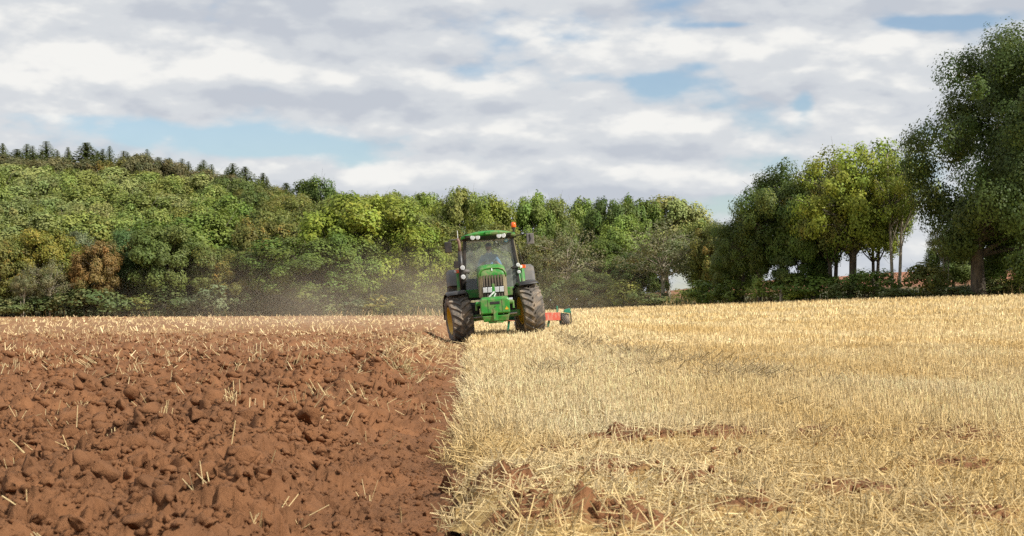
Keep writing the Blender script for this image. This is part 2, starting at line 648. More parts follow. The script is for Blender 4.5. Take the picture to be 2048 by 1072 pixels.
def glass_mat(name, tint, gloss):
    m, t, out = material(name)
    tr = t.add('ShaderNodeBsdfTransparent')
    tr.inputs[0].default_value = c4(tint)
    gl = t.add('ShaderNodeBsdfGlossy')
    gl.inputs['Roughness'].default_value = .03
    df = t.add('ShaderNodeBsdfDiffuse')
    df.inputs[0].default_value = (.46, .48, .41, 1)
    geo = t.add('ShaderNodeTexCoord')
    dust = t.smooth(t.noise(geo.outputs['Object'], 4, 5, .6), .4, .75, .14, .30)
    fr = t.add('ShaderNodeFresnel')
    fr.inputs[0].default_value = 1.5
    f = t.math('ADD', t.math('MULTIPLY', fr.outputs[0], gloss), 0.02, clamp=True)
    m1 = t.add('ShaderNodeMixShader')
    t.l.new(f, m1.inputs[0])
    t.l.new(tr.outputs[0], m1.inputs[1])
    t.l.new(gl.outputs[0], m1.inputs[2])
    m2 = t.add('ShaderNodeMixShader')
    t.l.new(dust, m2.inputs[0])
    t.l.new(m1.outputs[0], m2.inputs[1])
    t.l.new(df.outputs[0], m2.inputs[2])
    t.l.new(m2.outputs[0], out.inputs['Surface'])
    return m


M['glass'] = glass_mat('cab_glass', (.92, .97, .94), 1.3)


def straw_material():
    m, t, out = material('straw')
    at = t.add('ShaderNodeVertexColor')
    at.layer_name = 'Col'
    df = t.add('ShaderNodeBsdfPrincipled')
    t.l.new(at.outputs[0], df.inputs['Base Color'])
    df.inputs['Roughness'].default_value = .5
    df.inputs['Specular IOR Level'].default_value = .35
    tl = t.add('ShaderNodeBsdfTranslucent')
    t.l.new(at.outputs[0], tl.inputs[0])
    mx = t.add('ShaderNodeMixShader')
    mx.inputs[0].default_value = .15
    t.l.new(df.outputs[0], mx.inputs[1])
    t.l.new(tl.outputs[0], mx.inputs[2])
    t.l.new(mx.outputs[0], out.inputs['Surface'])
    return m


def soil_nodes(t, pos):
    big = t.noise(pos, .9, 5, .6)
    mid = t.noise(pos, 7, 6, .65)
    fin = t.noise(pos, 60, 5, .7)
    c = t.mix(t.smooth(big, .3, .7), c4((.205, .098, .047)), c4((.285, .130, .058)))
    c = t.mix(t.smooth(mid, .35, .75, 0, .7), c, c4((.160, .073, .034)))
    c = t.mix(t.smooth(fin, .5, .85, 0, .55), c, c4((.34, .175, .088)))
    return c, mid, fin


def soil_material():
    m, t, out = material('red_soil')
    geo = t.add('ShaderNodeNewGeometry')
    pos = geo.outputs['Position']
    c, mid, fin = soil_nodes(t, pos)
    bs = t.add('ShaderNodeBsdfPrincipled')
    # far off, the strewn straw blends into the soil
    xyz = t.add('ShaderNodeSeparateXYZ')
    t.l.new(pos, xyz.inputs[0])
    farf = t.smooth(xyz.outputs[1], 26, 75, 0, .4)
    ns = t.noise(t.vmath('MULTIPLY', pos, (1.6, .5, 1)), 1.6, 6, .75)
    strawf = t.math('MULTIPLY', farf, t.smooth(ns, .40, .62))
    c = t.mix(strawf, c, c4((.46, .32, .17)))
    t.put(bs.inputs['Base Color'], c)
    bs.inputs['Roughness'].default_value = .95
    bs.inputs['Specular IOR Level'].default_value = .15
    b = t.add('ShaderNodeBump')
    b.inputs['Strength'].default_value = .9
    b.inputs['Distance'].default_value = .022
    hgt = t.math('ADD', t.math('MULTIPLY', t.noise(pos, 45, 7, .75), 1.0), t.math('MULTIPLY', fin, .6))
    t.put(b.inputs['Height'], hgt)
    t.put(bs.inputs['Normal'], b.outputs[0])
    t.l.new(bs.outputs[0], out.inputs['Surface'])
    return m


def litter_material():
    """ground under the stubble: soil under chopped straw; Col.r carries bare soil"""
    m, t, out = material('straw_litter')
    geo = t.add('ShaderNodeNewGeometry')
    pos = geo.outputs['Position']
    soil, mid, fin = soil_nodes(t, pos)
    at = t.add('ShaderNodeVertexColor')
    at.layer_name = 'Col'
    sep = t.add('ShaderNodeSeparateColor')
    t.l.new(at.outputs[0], sep.inputs[0])
    st = t.noise(t.vmath('MULTIPLY', pos, (1, .35, 1)), 45, 5, .7)
    c = t.mix(t.smooth(st, .3, .7), c4((.26, .155, .055)), c4((.60, .42, .17)))
    big = t.noise(t.vmath('MULTIPLY', pos, (.25, .1, 1)), 1.0, 4, .6)
    xyz = t.add('ShaderNodeSeparateXYZ')
    t.l.new(pos, xyz.inputs[0])
    farf = t.smooth(xyz.outputs[1], 30, 70)
    fc = t.mix(t.smooth(big, .35, .65), c4((.52, .395, .21)), c4((.60, .475, .28)))
    fc = t.mix(t.smooth(t.noise(t.vmath('MULTIPLY', pos, (1, .3, 1)), 6, 6, .8), .35, .65), fc, c4((.40, .28, .11)))
    c = t.mix(farf, c, fc)
    f = t.math('ADD', sep.outputs[0], t.math('MULTIPLY', t.math('SUBTRACT', mid, .5), .9))
    f = t.smooth(f, .30, .62)
    c = t.mix(f, c, soil)
    bs = t.add('ShaderNodeBsdfPrincipled')
    t.put(bs.inputs['Base Color'], c)
    bs.inputs['Roughness'].default_value = .9
    bs.inputs['Specular IOR Level'].default_value = .15
    b = t.add('ShaderNodeBump')
    b.inputs['Strength'].default_value = .8
    b.inputs['Distance'].default_value = .02
    t.put(b.inputs['Height'], t.math('ADD', st, fin))
    t.put(bs.inputs['Normal'], b.outputs[0])
    t.l.new(bs.outputs[0], out.inputs['Surface'])
    return m


def ground_material():
    m, t, out = material('rough_grass_and_far_fields')
    geo = t.add('ShaderNodeNewGeometry')
    pos = geo.outputs['Position']
    soil, mid, fin = soil_nodes(t, t.vmath('MULTIPLY', pos, (.4, .4, .4)))
    at = t.add('ShaderNodeVertexColor')
    at.layer_name = 'Col'
    sep = t.add('ShaderNodeSeparateColor')
    t.l.new(at.outputs[0], sep.inputs[0])
    g = t.mix(t.smooth(t.noise(pos, 1.5, 6, .7), .3, .7), c4((.035, .05, .015)), c4((.12, .11, .04)))
    redf = t.mix(.5, soil, c4((.33, .115, .055)))
    c = t.mix(sep.outputs[0], g, redf)
    bs = t.add('ShaderNodeBsdfPrincipled')
    t.put(bs.inputs['Base Color'], c)
    bs.inputs['Roughness'].default_value = .95
    b = t.add('ShaderNodeBump')
    b.inputs['Strength'].default_value = .6
    b.inputs['Distance'].default_value = .1
    t.put(b.inputs['Height'], t.noise(pos, 3, 6, .7))
    t.put(bs.inputs['Normal'], b.outputs[0])
    t.l.new(bs.outputs[0], out.inputs['Surface'])
    return m


def bark_material(name, a, b_):
    m, t, out = material(name)
    tcx = t.add('ShaderNodeTexCoord')
    nz = t.noise(t.vmath('MULTIPLY', tcx.outputs['Object'], (1, 1, .25)), 7, 6, .65)
    bs = t.add('ShaderNodeBsdfPrincipled')
    t.put(bs.inputs['Base Color'], t.mix(t.smooth(nz, .35, .68), c4(a), c4(b_)))
    bs.inputs['Roughness'].default_value = .9
    bp = t.add('ShaderNodeBump')
    bp.inputs['Strength'].default_value = .7
    bp.inputs['Distance'].default_value = .04
    t.put(bp.inputs['Height'], nz)
    t.put(bs.inputs['Normal'], bp.outputs[0])
    t.l.new(bs.outputs[0], out.inputs['Surface'])
    return m


def leaf_material():
    m, t, out = material('foliage')
    oi = t.add('ShaderNodeObjectInfo')
    at = t.add('ShaderNodeVertexColor')
    at.layer_name = 'Col'
    sep = t.add('ShaderNodeSeparateColor')
    t.l.new(at.outputs[0], sep.inputs[0])
    t2 = t.add('ShaderNodeAttribute', attribute_type='OBJECT', attribute_name='second_colour')
    t3 = t.add('ShaderNodeAttribute', attribute_type='OBJECT', attribute_name='second_amount')
    tcx = t.add('ShaderNodeTexCoord')
    vec = t.vmath('ADD', tcx.outputs['Object'], t.vmath('MULTIPLY', oi.outputs['Location'], (.37, .21, .0)))
    nz = t.noise(vec, .42, 3, .6)
    f = t.math('ADD', nz, t.math('MULTIPLY', t.math('SUBTRACT', sep.outputs[1], .5), .22))
    lo = t.math('SUBTRACT', 0.80, t.math('MULTIPLY', t3.outputs['Fac'], .55))
    f = t.math('DIVIDE', t.math('SUBTRACT', f, lo), .14, clamp=True)
    f = t.math('MULTIPLY', f, t.math('GREATER_THAN', t3.outputs['Fac'], .01))
    c = t.mix(f, oi.outputs['Color'], t2.outputs['Color'])
    k = t.math('ADD', .62, t.math('MULTIPLY', sep.outputs[0], .76))
    kk = t.add('ShaderNodeCombineColor')
    t.l.new(t.math('MULTIPLY', k, t.math('ADD', .86, t.math('MULTIPLY', sep.outputs[2], .28))), kk.inputs[0])
    t.l.new(k, kk.inputs[1])
    t.l.new(k, kk.inputs[2])
    c = t.mix(1.0, c, kk.outputs[0], 'MULTIPLY')
    bs = t.add('ShaderNodeBsdfPrincipled')
    t.put(bs.inputs['Base Color'], c)
    bs.inputs['Roughness'].default_value = .55
    bs.inputs['Specular IOR Level'].default_value = .3
    tl = t.add('ShaderNodeBsdfTranslucent')
    t.put(tl.inputs[0], t.mix(.35, c, c4((.16, .20, .01))))
    mx = t.add('ShaderNodeMixShader')
    mx.inputs[0].default_value = .30
    t.l.new(bs.outputs[0], mx.inputs[1])
    t.l.new(tl.outputs[0], mx.inputs[2])
    t.l.new(mx.outputs[0], out.inputs['Surface'])
    return m


M['straw'] = straw_material()
M['soil'] = soil_material()
M['litter'] = litter_material()
M['ground'] = ground_material()
M['bark'] = bark_material('dark_bark', (.045, .035, .025), (.13, .105, .075))
M['pale_bark'] = bark_material('pale_bark', (.20, .17, .12), (.40, .35, .26))
M['leaf'] = leaf_material()

# ================================================================== STRUCTURE
# ------------------------------------------------------------------ ground sheet to the horizon
def build_ground():
    xs = np.concatenate([[-2500, -1500, -900, -600, -420], np.linspace(-320, 320, 129), [420, 600, 900, 1500, 2500]])
    ys = np.concatenate([[-800, -300, -120, -50, -20, 0], np.linspace(10, 400, 118), [430, 480, 560, 700, 1000, 1600, 3000]])
    X, Y = np.meshgrid(xs, ys)
    Z = terrain(X, np.maximum(Y, 1))
    u = u_of(X, np.maximum(Y, 1))
    inside = sstep(edge_Y(u) - Y, -2, 6) * sstep(Y, -30, 0)
    Z = Z - 0.02 - 0.5 * inside
    Z = Z + 0.25 * fbm(X * .05, Y * .05, 3, 3) * sstep(Y, 170, 240)
    red = sstep(u, .06, .10) * sstep(Y, 165, 185)
    n, m = X.shape
    idx = np.arange(n * m).reshape(n, m)
    quads = np.stack([idx[:-1, :-1], idx[:-1, 1:], idx[1:, 1:], idx[1:, :-1]], -1).reshape(-1, 4)
    cols = np.zeros((n * m, 3), np.float32)
    cols[:, 0] = red.ravel()
    me = arr_mesh('ground', np.stack([X, Y, Z], -1).reshape(-1, 3), quads, cols, smooth=True)
    o = link('ground', me, M['ground'])
    tag(o, 'rough grass and far red fields running out to the horizon', 'ground', kind='structure')


build_ground()


def y_rows(n_near, n_mid, n_far, ymin=4.6, ymid=14.0, ymax=52.0):
    """rows evenly spaced in depth-compressed steps, dense up close"""
    a = 1 / np.linspace(1 / ymin, 1 / ymid, n_near, endpoint=False)
    b = 1 / np.linspace(1 / ymid, 1 / ymax, n_mid, endpoint=False)
    c = np.linspace(0, 1, n_far) ** 1.15
    return a, b, c


def field_sheet(name, side, zfun, mat, nx, rows, label, colfun=None):
    a, b, c = y_rows(*rows)
    if side < 0:
        s = np.linspace(0, 1, nx) ** 1.12 * 0.45 - 0.012
    else:
        s = np.linspace(0, 1, nx) ** 1.12 * 0.47
    u_guess = -0.0233 + side * s
    far_end = edge_Y(u_guess)
    YY = []
    for yv in np.concatenate([a, b]):
        YY.append(np.full(nx, yv))
    for t in c:
        YY.append(52.0 + (far_end - 52.0) * t)
    Y = np.array(YY)
    X = furrow_x(Y) + side * s[None, :] * Y
    Z = zfun(X, Y)
    n, m = X.shape
    idx = np.arange(n * m).reshape(n, m)
    q = np.stack([idx[:-1, :-1], idx[:-1, 1:], idx[1:, 1:], idx[1:, :-1]], -1).reshape(-1, 4)
    if side < 0:
        q = q[:, ::-1]
    cols = None
    if colfun is not None:
        cols = np.zeros((n * m, 3), np.float32)
        cols[:, 0] = colfun(X, Y).ravel()
    me = arr_mesh(name, np.stack([X, Y, Z], -1).reshape(-1, 3), q, cols, smooth=True)
    o = link(name, me, mat)
    tag(o, label, 'field', kind='structure')
    return o


field_sheet('ploughed_field', -1, soil_z, M['soil'], 400, (270, 170, 30), 'freshly ploughed red brown soil beside the furrow')
field_sheet('stubble_field', 1, stub_z, M['litter'], 300, (190, 130, 40), 'ground of the unploughed stubble field, straw litter over soil',
            soil_patch)


# ------------------------------------------------------------------ loose clods
def ico(sub):
    import bmesh
    bm = bmesh.new()
    bmesh.ops.create_icosphere(bm, subdivisions=sub, radius=1)
    v = np.array([p.co[:] for p in bm.verts])
    f = np.array([[q.index for q in fc.verts] for fc in bm.faces])
    bm.free()
    return v, f


ICO1 = ico(1)
ICO2 = ico(2)


def clod_shape(base, r):
    v, f = base
    out = v.copy()
    for _ in range(16):      # random cutting planes give broken faces
        nrm = r.normal(size=3)
        nrm /= np.linalg.norm(nrm)
        d = .32 + .38 * r.random()
        h = out @ nrm
        out = out - np.clip(h - d, 0, None)[:, None] * nrm[None, :]
    out *= (.75 + .5 * r.random(3))[None, :]
    out += r.normal(size=out.shape) * .055
    return out


def rand_rot(r, n):
    q = r.normal(size=(n, 4))
    q /= np.linalg.norm(q, axis=1, keepdims=True)
    w, x, y, z = q.T
    return np.stack([np.stack([1 - 2 * (y * y + z * z), 2 * (x * y - z * w), 2 * (x * z + y * w)], -1),
                     np.stack([2 * (x * y + z * w), 1 - 2 * (x * x + z * z), 2 * (y * z - x * w)], -1),
                     np.stack([2 * (x * z - y * w), 2 * (y * z + x * w), 1 - 2 * (x * x + y * y)], -1)], 1)


def scatter_field(r, n, y0, y1, side, smax, smin=0.0, power=1.0):
    """random points on the left (-1) or right (+1) of the furrow, uniform per unit area"""
    Y = np.sqrt(y0 * y0 + (y1 * y1 - y0 * y0) * r.random(n))
    s = smin + (smax - smin) * r.random(n) ** power
    X = furrow_x(Y) + side * s * Y
    return X, Y


def build_clods():
    r = np.random.default_rng(21)
    V, F = [], []
    off = 0
    shapes1 = [clod_shape(ICO1, r) for _ in range(14)]
    ov = np.array([(1, 0, 0), (-1, 0, 0), (0, 1, 0), (0, -1, 0), (0, 0, 1), (0, 0, -1)], float)
    of = np.array([(0, 2, 4), (2, 1, 4), (1, 3, 4), (3, 0, 4), (2, 0, 5), (1, 2, 5), (3, 1, 5), (0, 3, 5)])
    OCT = (ov, of)
    shapes0 = [ov * (.6 + .7 * r.random((6, 1))) + r.normal(size=(6, 3)) * .2 for _ in range(14)]
    shapes2 = [clod_shape(ICO2, r) for _ in range(14)]
    groups = [(850, 5.0, 12.5, .032, .095, ICO2), (5200, 5.0, 12.5, .015, .040, ICO1), (9000, 5.0, 12, .005, .014, OCT),
              (1300, 11.5, 28, .05, .12, ICO2), (5200, 11, 28, .028, .065, ICO1), (5500, 11, 22, .009, .022, OCT), (4200, 26, 52, .035, .075, ICO1)]
    for n, y0, y1, r0, r1, base in groups:
        X, Y = scatter_field(r, n, y0, y1, -1, .36, .012)
        Z = soil_z(X, Y)
        rad = r0 + (r1 - r0) * r.random(n) ** 2.5
        sdist = furrow_x(Y) - X
        rad = rad * np.where(sdist < .8, .6, 1.0)
        rot = rand_rot(r, n)
        for i in range(n):
            v = (shapes0 if base is OCT else shapes2 if base is ICO2 else shapes1)[r.integers(14)] @ rot[i].T
            v = v * rad[i] * np.array([1, 1, .8]) + np.array([X[i], Y[i], Z[i] + rad[i] * .25])
            V.append(v)
            F.append(base[1] + off)
            off += len(v)
    for (mx, my, mr, mh) in MOUNDS:
        k = int(240 * mr)
        X = mx + r.normal(size=k) * mr * .6
        Y = my + r.normal(size=k) * mr * .8
        Z = stub_z(X, Y)
        rad = .008 + .028 * r.random(k) ** 3
        rot = rand_rot(r, k)
        for i in range(k):
            v = shapes1[r.integers(14)] @ rot[i].T
            V.append(v * rad[i] + np.array([X[i], Y[i], Z[i] + rad[i] * .3]))
            F.append(ICO1[1] + off)
            off += len(v)
    me = arr_mesh('loose_clods', np.concatenate(V), None, None, np.concatenate(F), smooth=False)
    o = link('loose_clods', me, M['soil'])
    tag(o, 'small loose soil clods and crumbs strewn over the ground', 'clods', kind='stuff')


build_clods()

# ------------------------------------------------------------------ straw: stubble and residue (stuff)
PALE = np.array([.82, .645, .355])
GOLD = np.array([.68, .495, .22])
GREYS = np.array([.80, .67, .42])
DARKS = np.array([.23, .17, .09])


def straw_mesh(name, base, direc, length, width, col, prism=True, bend=None, r=None):
    n = len(base)
    d = direc / np.linalg.norm(direc, axis=1, keepdims=True)
    ref = np.where(np.abs(d[:, 2:3]) < .9, np.array([[0, 0, 1.0]]), np.array([[1.0, 0, 0]]))
    a = np.cross(d, ref)
    a /= np.linalg.norm(a, axis=1, keepdims=True)
    b = np.cross(d, a)
    tip = base + d * length[:, None]
    if prism:
        vs = []
        th0 = r.random(n) * 6.28
        for k in range(3):
            th = th0 + k * 2.0944
            o = (a * np.cos(th)[:, None] + b * np.sin(th)[:, None]) * (width[:, None] * .55)
            vs.append(base + o)
            vs.append(tip + o * .85)
        V = np.stack(vs, 1).reshape(-1, 3)          # 6 per straw: b0 t0 b1 t1 b2 t2
        i = (np.arange(n) * 6)[:, None]
        q = np.concatenate([i + np.array([[0, 2, 3, 1]]), i + np.array([[2, 4, 5, 3]]), i + np.array([[4, 0, 1, 5]])])
        C = np.repeat(col, 6, axis=0)
    else:
        th = r.random(n) * 6.28
        o = (a * np.cos(th)[:, None] + b * np.sin(th)[:, None]) * (width[:, None] * .5)
        V = np.stack([base - o, base + o, tip + o * .8, tip - o * .8], 1).reshape(-1, 3)
        i = (np.arange(n) * 4)[:, None]
        q = i + np.array([[0, 1, 2, 3]])
        C = np.repeat(col, 4, axis=0)
    return V, q, C


def straw_colour(r, X, Y, n):
    t = r.random(n)
    band = fbm(X * .35, Y * .13, 3, 131) * 1.1
    wheel = np.exp(-((X - furrow_x(Y) - .55 - .03 * Y) / (0.35 + .03 * Y)) ** 2)       # paler strip by the furrow
    pale = np.clip(.45 + .9 * band + .55 * wheel - .35 * (1 - sstep(Y, 9, 13)), 0, 1)
    c = GOLD[None] * (1 - pale)[:, None] + PALE[None] * pale[:, None]
    g = np.clip(.08 + .35 * wheel * sstep(Y, 9, 13) + .4 * fbm(X * .5, Y * .25, 2, 141), 0, .6)
    c = c * (1 - g)[:, None] + GREYS[None] * g[:, None]
    dk = (r.random(n) < .16)
    c = np.where(dk[:, None], c * .5 + DARKS[None] * .5, c)
    c = c * (.55 + .75 * t)[:, None]
    return np.clip(c, 0.01, .88)


def join_parts(parts):
    V, Q, C = [], [], []
    off = 0
    for v, q, c in parts:
        V.append(v)
        Q.append(q + off)
        C.append(c)
        off += len(v)
    return np.concatenate(V), np.concatenate(Q), np.concatenate(C)


def build_stubble():
    r = np.random.default_rng(33)
    # --- standing stubble, drilled rows, past the trampled headland
    parts = []
    specs = [(24000, 11.0, 20, .0054, .115, True), (26000, 18, 34, .0075, .12, True), (36000, 30, 60, .012, .125, False), (38000, 52, 118, .027, .13, False),
             (16000, 95, 160, .05, .18, False)]
    for n, y0, y1, w, L, prism in specs:
        X, Y = scatter_field(r, n, y0, y1, 1, .345)
        keep = Y < edge_Y(u_of(X, Y)) - .5
        # rows about 13 cm apart, running with the furrow
        s = X - furrow_x(Y)
        if y1 < 40:
            s = np.round(s / .13) * .13 + r.normal(size=n) * .018
            X = furrow_x(Y) + np.maximum(s, 0.0)
        bare = soil_patch(X, Y)
        keep &= r.random(n) > bare * .9
        if y0 < 12:
            keep &= r.random(n) < sstep(Y + .8 * fbm(X * .8, Y * .3, 2, 151), 10.8, 13.2)
        X, Y = X[keep], Y[keep]
        n = len(X)
        Z = stub_z(X, Y) - .01
        lean = .16 + .14 * sstep(1 - (X - furrow_x(Y)), 0, 1)
        d = np.stack([r.normal(size=n) * lean - .05, r.normal(size=n) * lean - .04, np.ones(n)], -1)
        # straws along the broken lip lean out over the furrow
        lip = np.exp(-((X - furrow_x(Y)) / .22) ** 2)
        d[:, 0] -= lip * (.2 + .5 * r.random(n))
        ln = L * (.6 + .6 * r.random(n)) * (1 + .22 * fbm(X * .7, Y * .3, 2, 161))
        parts.append(straw_mesh('', np.stack([X, Y, Z], -1), d, ln, w * (.7 + .6 * r.random(n)), straw_colour(r, X, Y, n), prism, r=r))
    V, Q, C = join_parts(parts)
    o = link('standing_stubble', arr_mesh('standing_stubble', V, Q, C), M['straw'])
    tag(o, 'pale standing cereal stubble in rows across the field', 'stubble', kind='stuff')

    # --- trampled, lying straw on the headland in front and thinner litter further out
    parts = []
    for n, y0, y1, w, L, up, prism in [(18000, 5.0, 13.6, .0047, .10, .50, True), (18000, 5.0, 13.8, .0045, .115, .16, True), (7000, 12.5, 28, .0075, .17, .18, True),
                                       (9000, 26, 70, .013, .22, .2, False)]:
        X, Y = scatter_field(r, n, y0, y1, 1, .36, -.006, 1.0)
        keep = r.random(n) > soil_patch(X, Y) * .5
        clump = fbm(X * 1.6, Y * 1.1, 3, 171)
        if y0 < 10:
            keep &= r.random(n) < np.clip(.72 + .9 * clump, .15, 1)
        X, Y = X[keep], Y[keep]
        n = len(X)
        Z = np.where(X > furrow_x(Y), stub_z(X, Y), soil_z(X, Y)) + .005 + .03 * r.random(n) * (up < .3)
        az = r.random(n) * 6.283
        el = np.abs(r.normal(size=n)) * up + (.45 if up > .3 else .02)
        lipw = np.exp(-((X - furrow_x(Y)) / .25) ** 2)
        d = np.stack([np.cos(az) * np.cos(el) + .5 * lipw * (r.random(n) < .7), np.sin(az) * np.cos(el), np.sin(el)], -1)
        ln = L * (.5 + .8 * r.random(n))
        parts.append(straw_mesh('', np.stack([X, Y, Z], -1), d, ln, w * (.7 + .6 * r.random(n)), straw_colour(r, X, Y, n), prism, r=r))
    # dark weathered residue along the rut
    n = 3600
    Y = 1 / (1 / 19 + (1 / 50 - 1 / 19) * r.random(n))
    X = np.interp(Y, [16, 19, 24, 29, 36, 52], [3.1, 2.85, 2.5, 2.2, 1.6, 1.1]) + r.normal(size=n) * .42
    X = np.where(r.random(n) < .22, .25 + .7 * r.random(n), X)
    keep = (pnoise(X * 1.1, Y * .5, 77) > .02) & ((X > 1.05) | (np.abs(Y - 24) < 2.2))
    X, Y = X[keep], Y[keep]
    n = len(X)
    az = r.random(n) * 6.283
    el = np.abs(r.normal(size=n)) * .35 + .1
    d = np.stack([np.cos(az) * np.cos(el), np.sin(az) * np.cos(el) * .6, np.sin(el)], -1)
    c = straw_colour(r, X, Y, n) * .32 + DARKS[None] * .55
    parts.append(straw_mesh('', np.stack([X, Y, stub_z(X, Y) + .02], -1), d, .24 * (.5 + .8 * r.random(n)), .007 * (.7 + .6 * r.random(n)) * (Y / 14) ** .5, c, True, r=r))
    V, Q, C = join_parts(parts)
    o = link('trampled_straw', arr_mesh('trampled_straw', V, Q, C), M['straw'])
    tag(o, 'tangled golden straw lying flattened over the near headland', 'straw', kind='stuff')

    # --- straw residue in the ploughed soil: small groups of half buried stems
    parts = []
    for ng, y0, y1, per, w, L, sp, prism in [(26, 5.4, 12, 6, .0050, .10, .05, True), (12, 9, 20, 16, .0045, .12, .10, True), (150, 11, 30, 8, .0065, .13, .09, True), (40, 16, 34, 30, .008, .16, .16, True), (800, 26, 60, 7, .010, .13, .22, False),
                                              (800, 50, 130, 6, .03, .16, .5, False), (300, 100, 162, 6, .05, .2, .8, False)]:
        gx, gy = scatter_field(r, ng, y0, y1, -1, .36, .006)
        gaz = r.random(ng) * 6.283
        gel = .25 + .9 * r.random(ng)
        k = r.integers(2, per + 3, ng)
        gi = np.repeat(np.arange(ng), k)
        n = len(gi)
        line = r.random(ng)[gi] < .4                 # some groups still stand in their drill row
        t = r.normal(size=n)
        X = gx[gi] + np.where(line, t * sp * 1.2, r.normal(size=n) * sp)
        Y = gy[gi] + np.where(line, t * sp * .4, r.normal(size=n) * sp)
        Z = soil_z(X, Y) - .01
        az = np.where(line, gaz[gi] + r.normal(size=n) * .15, gaz[gi] + r.normal(size=n) * .8)
        el = np.clip(np.where(line, gel[gi] + .15, gel[gi] + r.normal(size=n) * .4), .05, 1.5)
        d = np.stack([np.cos(az) * np.cos(el), np.sin(az) * np.cos(el), np.sin(el)], -1)
        ln = L * (.5 + .8 * r.random(n))
        cc = straw_colour(r, X, Y, n) * .55 + PALE[None] * .45
        parts.append(straw_mesh('', np.stack([X, Y, Z], -1), d, ln, w * (.7 + .6 * r.random(n)), cc, prism, r=r))
    # mat of chaff and straw dragged along the far side of the furrow
    for (cx, cy, n, sp) in [(-1.75, 33, 260, .35), (-2.0, 38, 300, .4), (-1.6, 26, 180, .3), (-1.75, 43, 260, .35)]:
        X = cx + r.normal(size=n) * sp
        Y = cy + r.normal(size=n) * sp * 4
        ok = X < furrow_x(Y) - .1
        X, Y = X[ok], Y[ok]
        n = len(X)
        az = r.random(n) * 6.283
        el = np.abs(r.normal(size=n)) * .5
        d = np.stack([np.cos(az) * np.cos(el), np.sin(az) * np.cos(el), np.sin(el)], -1)
        parts.append(straw_mesh('', np.stack([X, Y, soil_z(X, Y) + .01], -1), d, .2 * (.5 + .8 * r.random(n)), .010 * (.7 + .6 * r.random(n)), straw_colour(r, X, Y, n) * .9, False, r=r))
    V, Q, C = join_parts(parts)
    o = link('straw_residue', arr_mesh('straw_residue', V, Q, C), M['straw'])
    tag(o, 'scattered straw stems poking from the ploughed soil', 'straw', kind='stuff')

    # --- dry grass fringe at the field edges
    parts = []
    n = 9000
    u = -.30 + .64 * r.random(n)
    Y = edge_Y(u) + r.normal(size=n) * .5 + .6
    X = u * Y
    Z = terrain(X, Y) - .03
    d = np.stack([r.normal(size=n) * .25, r.normal(size=n) * .25, np.ones(n)], -1)
    c = np.where((r.random(n) < .45)[:, None], np.array([[.10, .12, .03]]), GOLD[None] * .75) * (.6 + .7 * r.random(n))[:, None]
    ln = (.25 + .55 * r.random(n) ** 2) * (1 + .6 * pnoise(X * .3, Y * 0, 8))
    parts.append(straw_mesh('', np.stack([X, Y, Z], -1), d, ln, np.full(n, .05), c, False, r=r))
    V, Q, C = join_parts(parts)
    o = link('margin_grass', arr_mesh('margin_grass', V, Q, C), M['straw'])
    tag(o, 'dry uncut grass fringe along the foot of the trees', 'grass', kind='stuff')


build_stubble()


# ------------------------------------------------------------------ single clods and straw tufts that stand out
def soil_at(x, y):
    """point of the ploughed surface seen at a photograph pixel"""
    Yv = 5.0
    best = None
    for Yv in np.arange(5.2, 60, .02):
        X = (x - 1024) / FPX * Yv
        z = float(terrain(X, Yv))
        row = HORIZON - (z - CAM_H) / Yv * FPX
        if row <= y:
            best = (X, Yv)
            break
    X, Yv = best
    return X, Yv, float(soil_z(X, Yv))


CLODS = [(905, 938, 36, .62, 'dark sided block of soil lying against the furrow lip'),
         (305, 930, 30, .9, 'pointed pale lump of soil in the near ploughed land, left half'),
         (232, 950, 17, 1.2, 'upright narrow clod just left of the pointed pale lump'),
         (338, 985, 18, 1.0, 'small dark clod just below the pointed pale lump'),
         (650, 1050, 46, .6, 'biggest clod, at the bottom border left of the furrow'),
         (432, 750, 20, .5, 'flat slab of soil midway over the ploughed land'),
         (98, 775, 16, .8, 'dark clod near the left border halfway down the ploughed land')]
_r = np.random.default_rng(77)
for (x, y, hw, asp, lab) in CLODS:
    X, Yv, z = soil_at(x, y)
    rad = hw / FPX * Yv
    v = clod_shape(ICO2, _r)
    v = v / np.abs(v[:, 0]).max() * rad
    v[:, 2] *= asp
    v[:, 1] *= .9
    me = arr_mesh('soil_clod', v, None, None, ICO2[1])
    o = link('soil_clod', me, M['soil'])
    o.location = (X, Yv, z + rad * asp * .35)
    o.rotation_euler = (_r.normal() * .2, _r.normal() * .2, _r.random() * .6)
    tag(o, lab, 'clod', 'large soil clods')

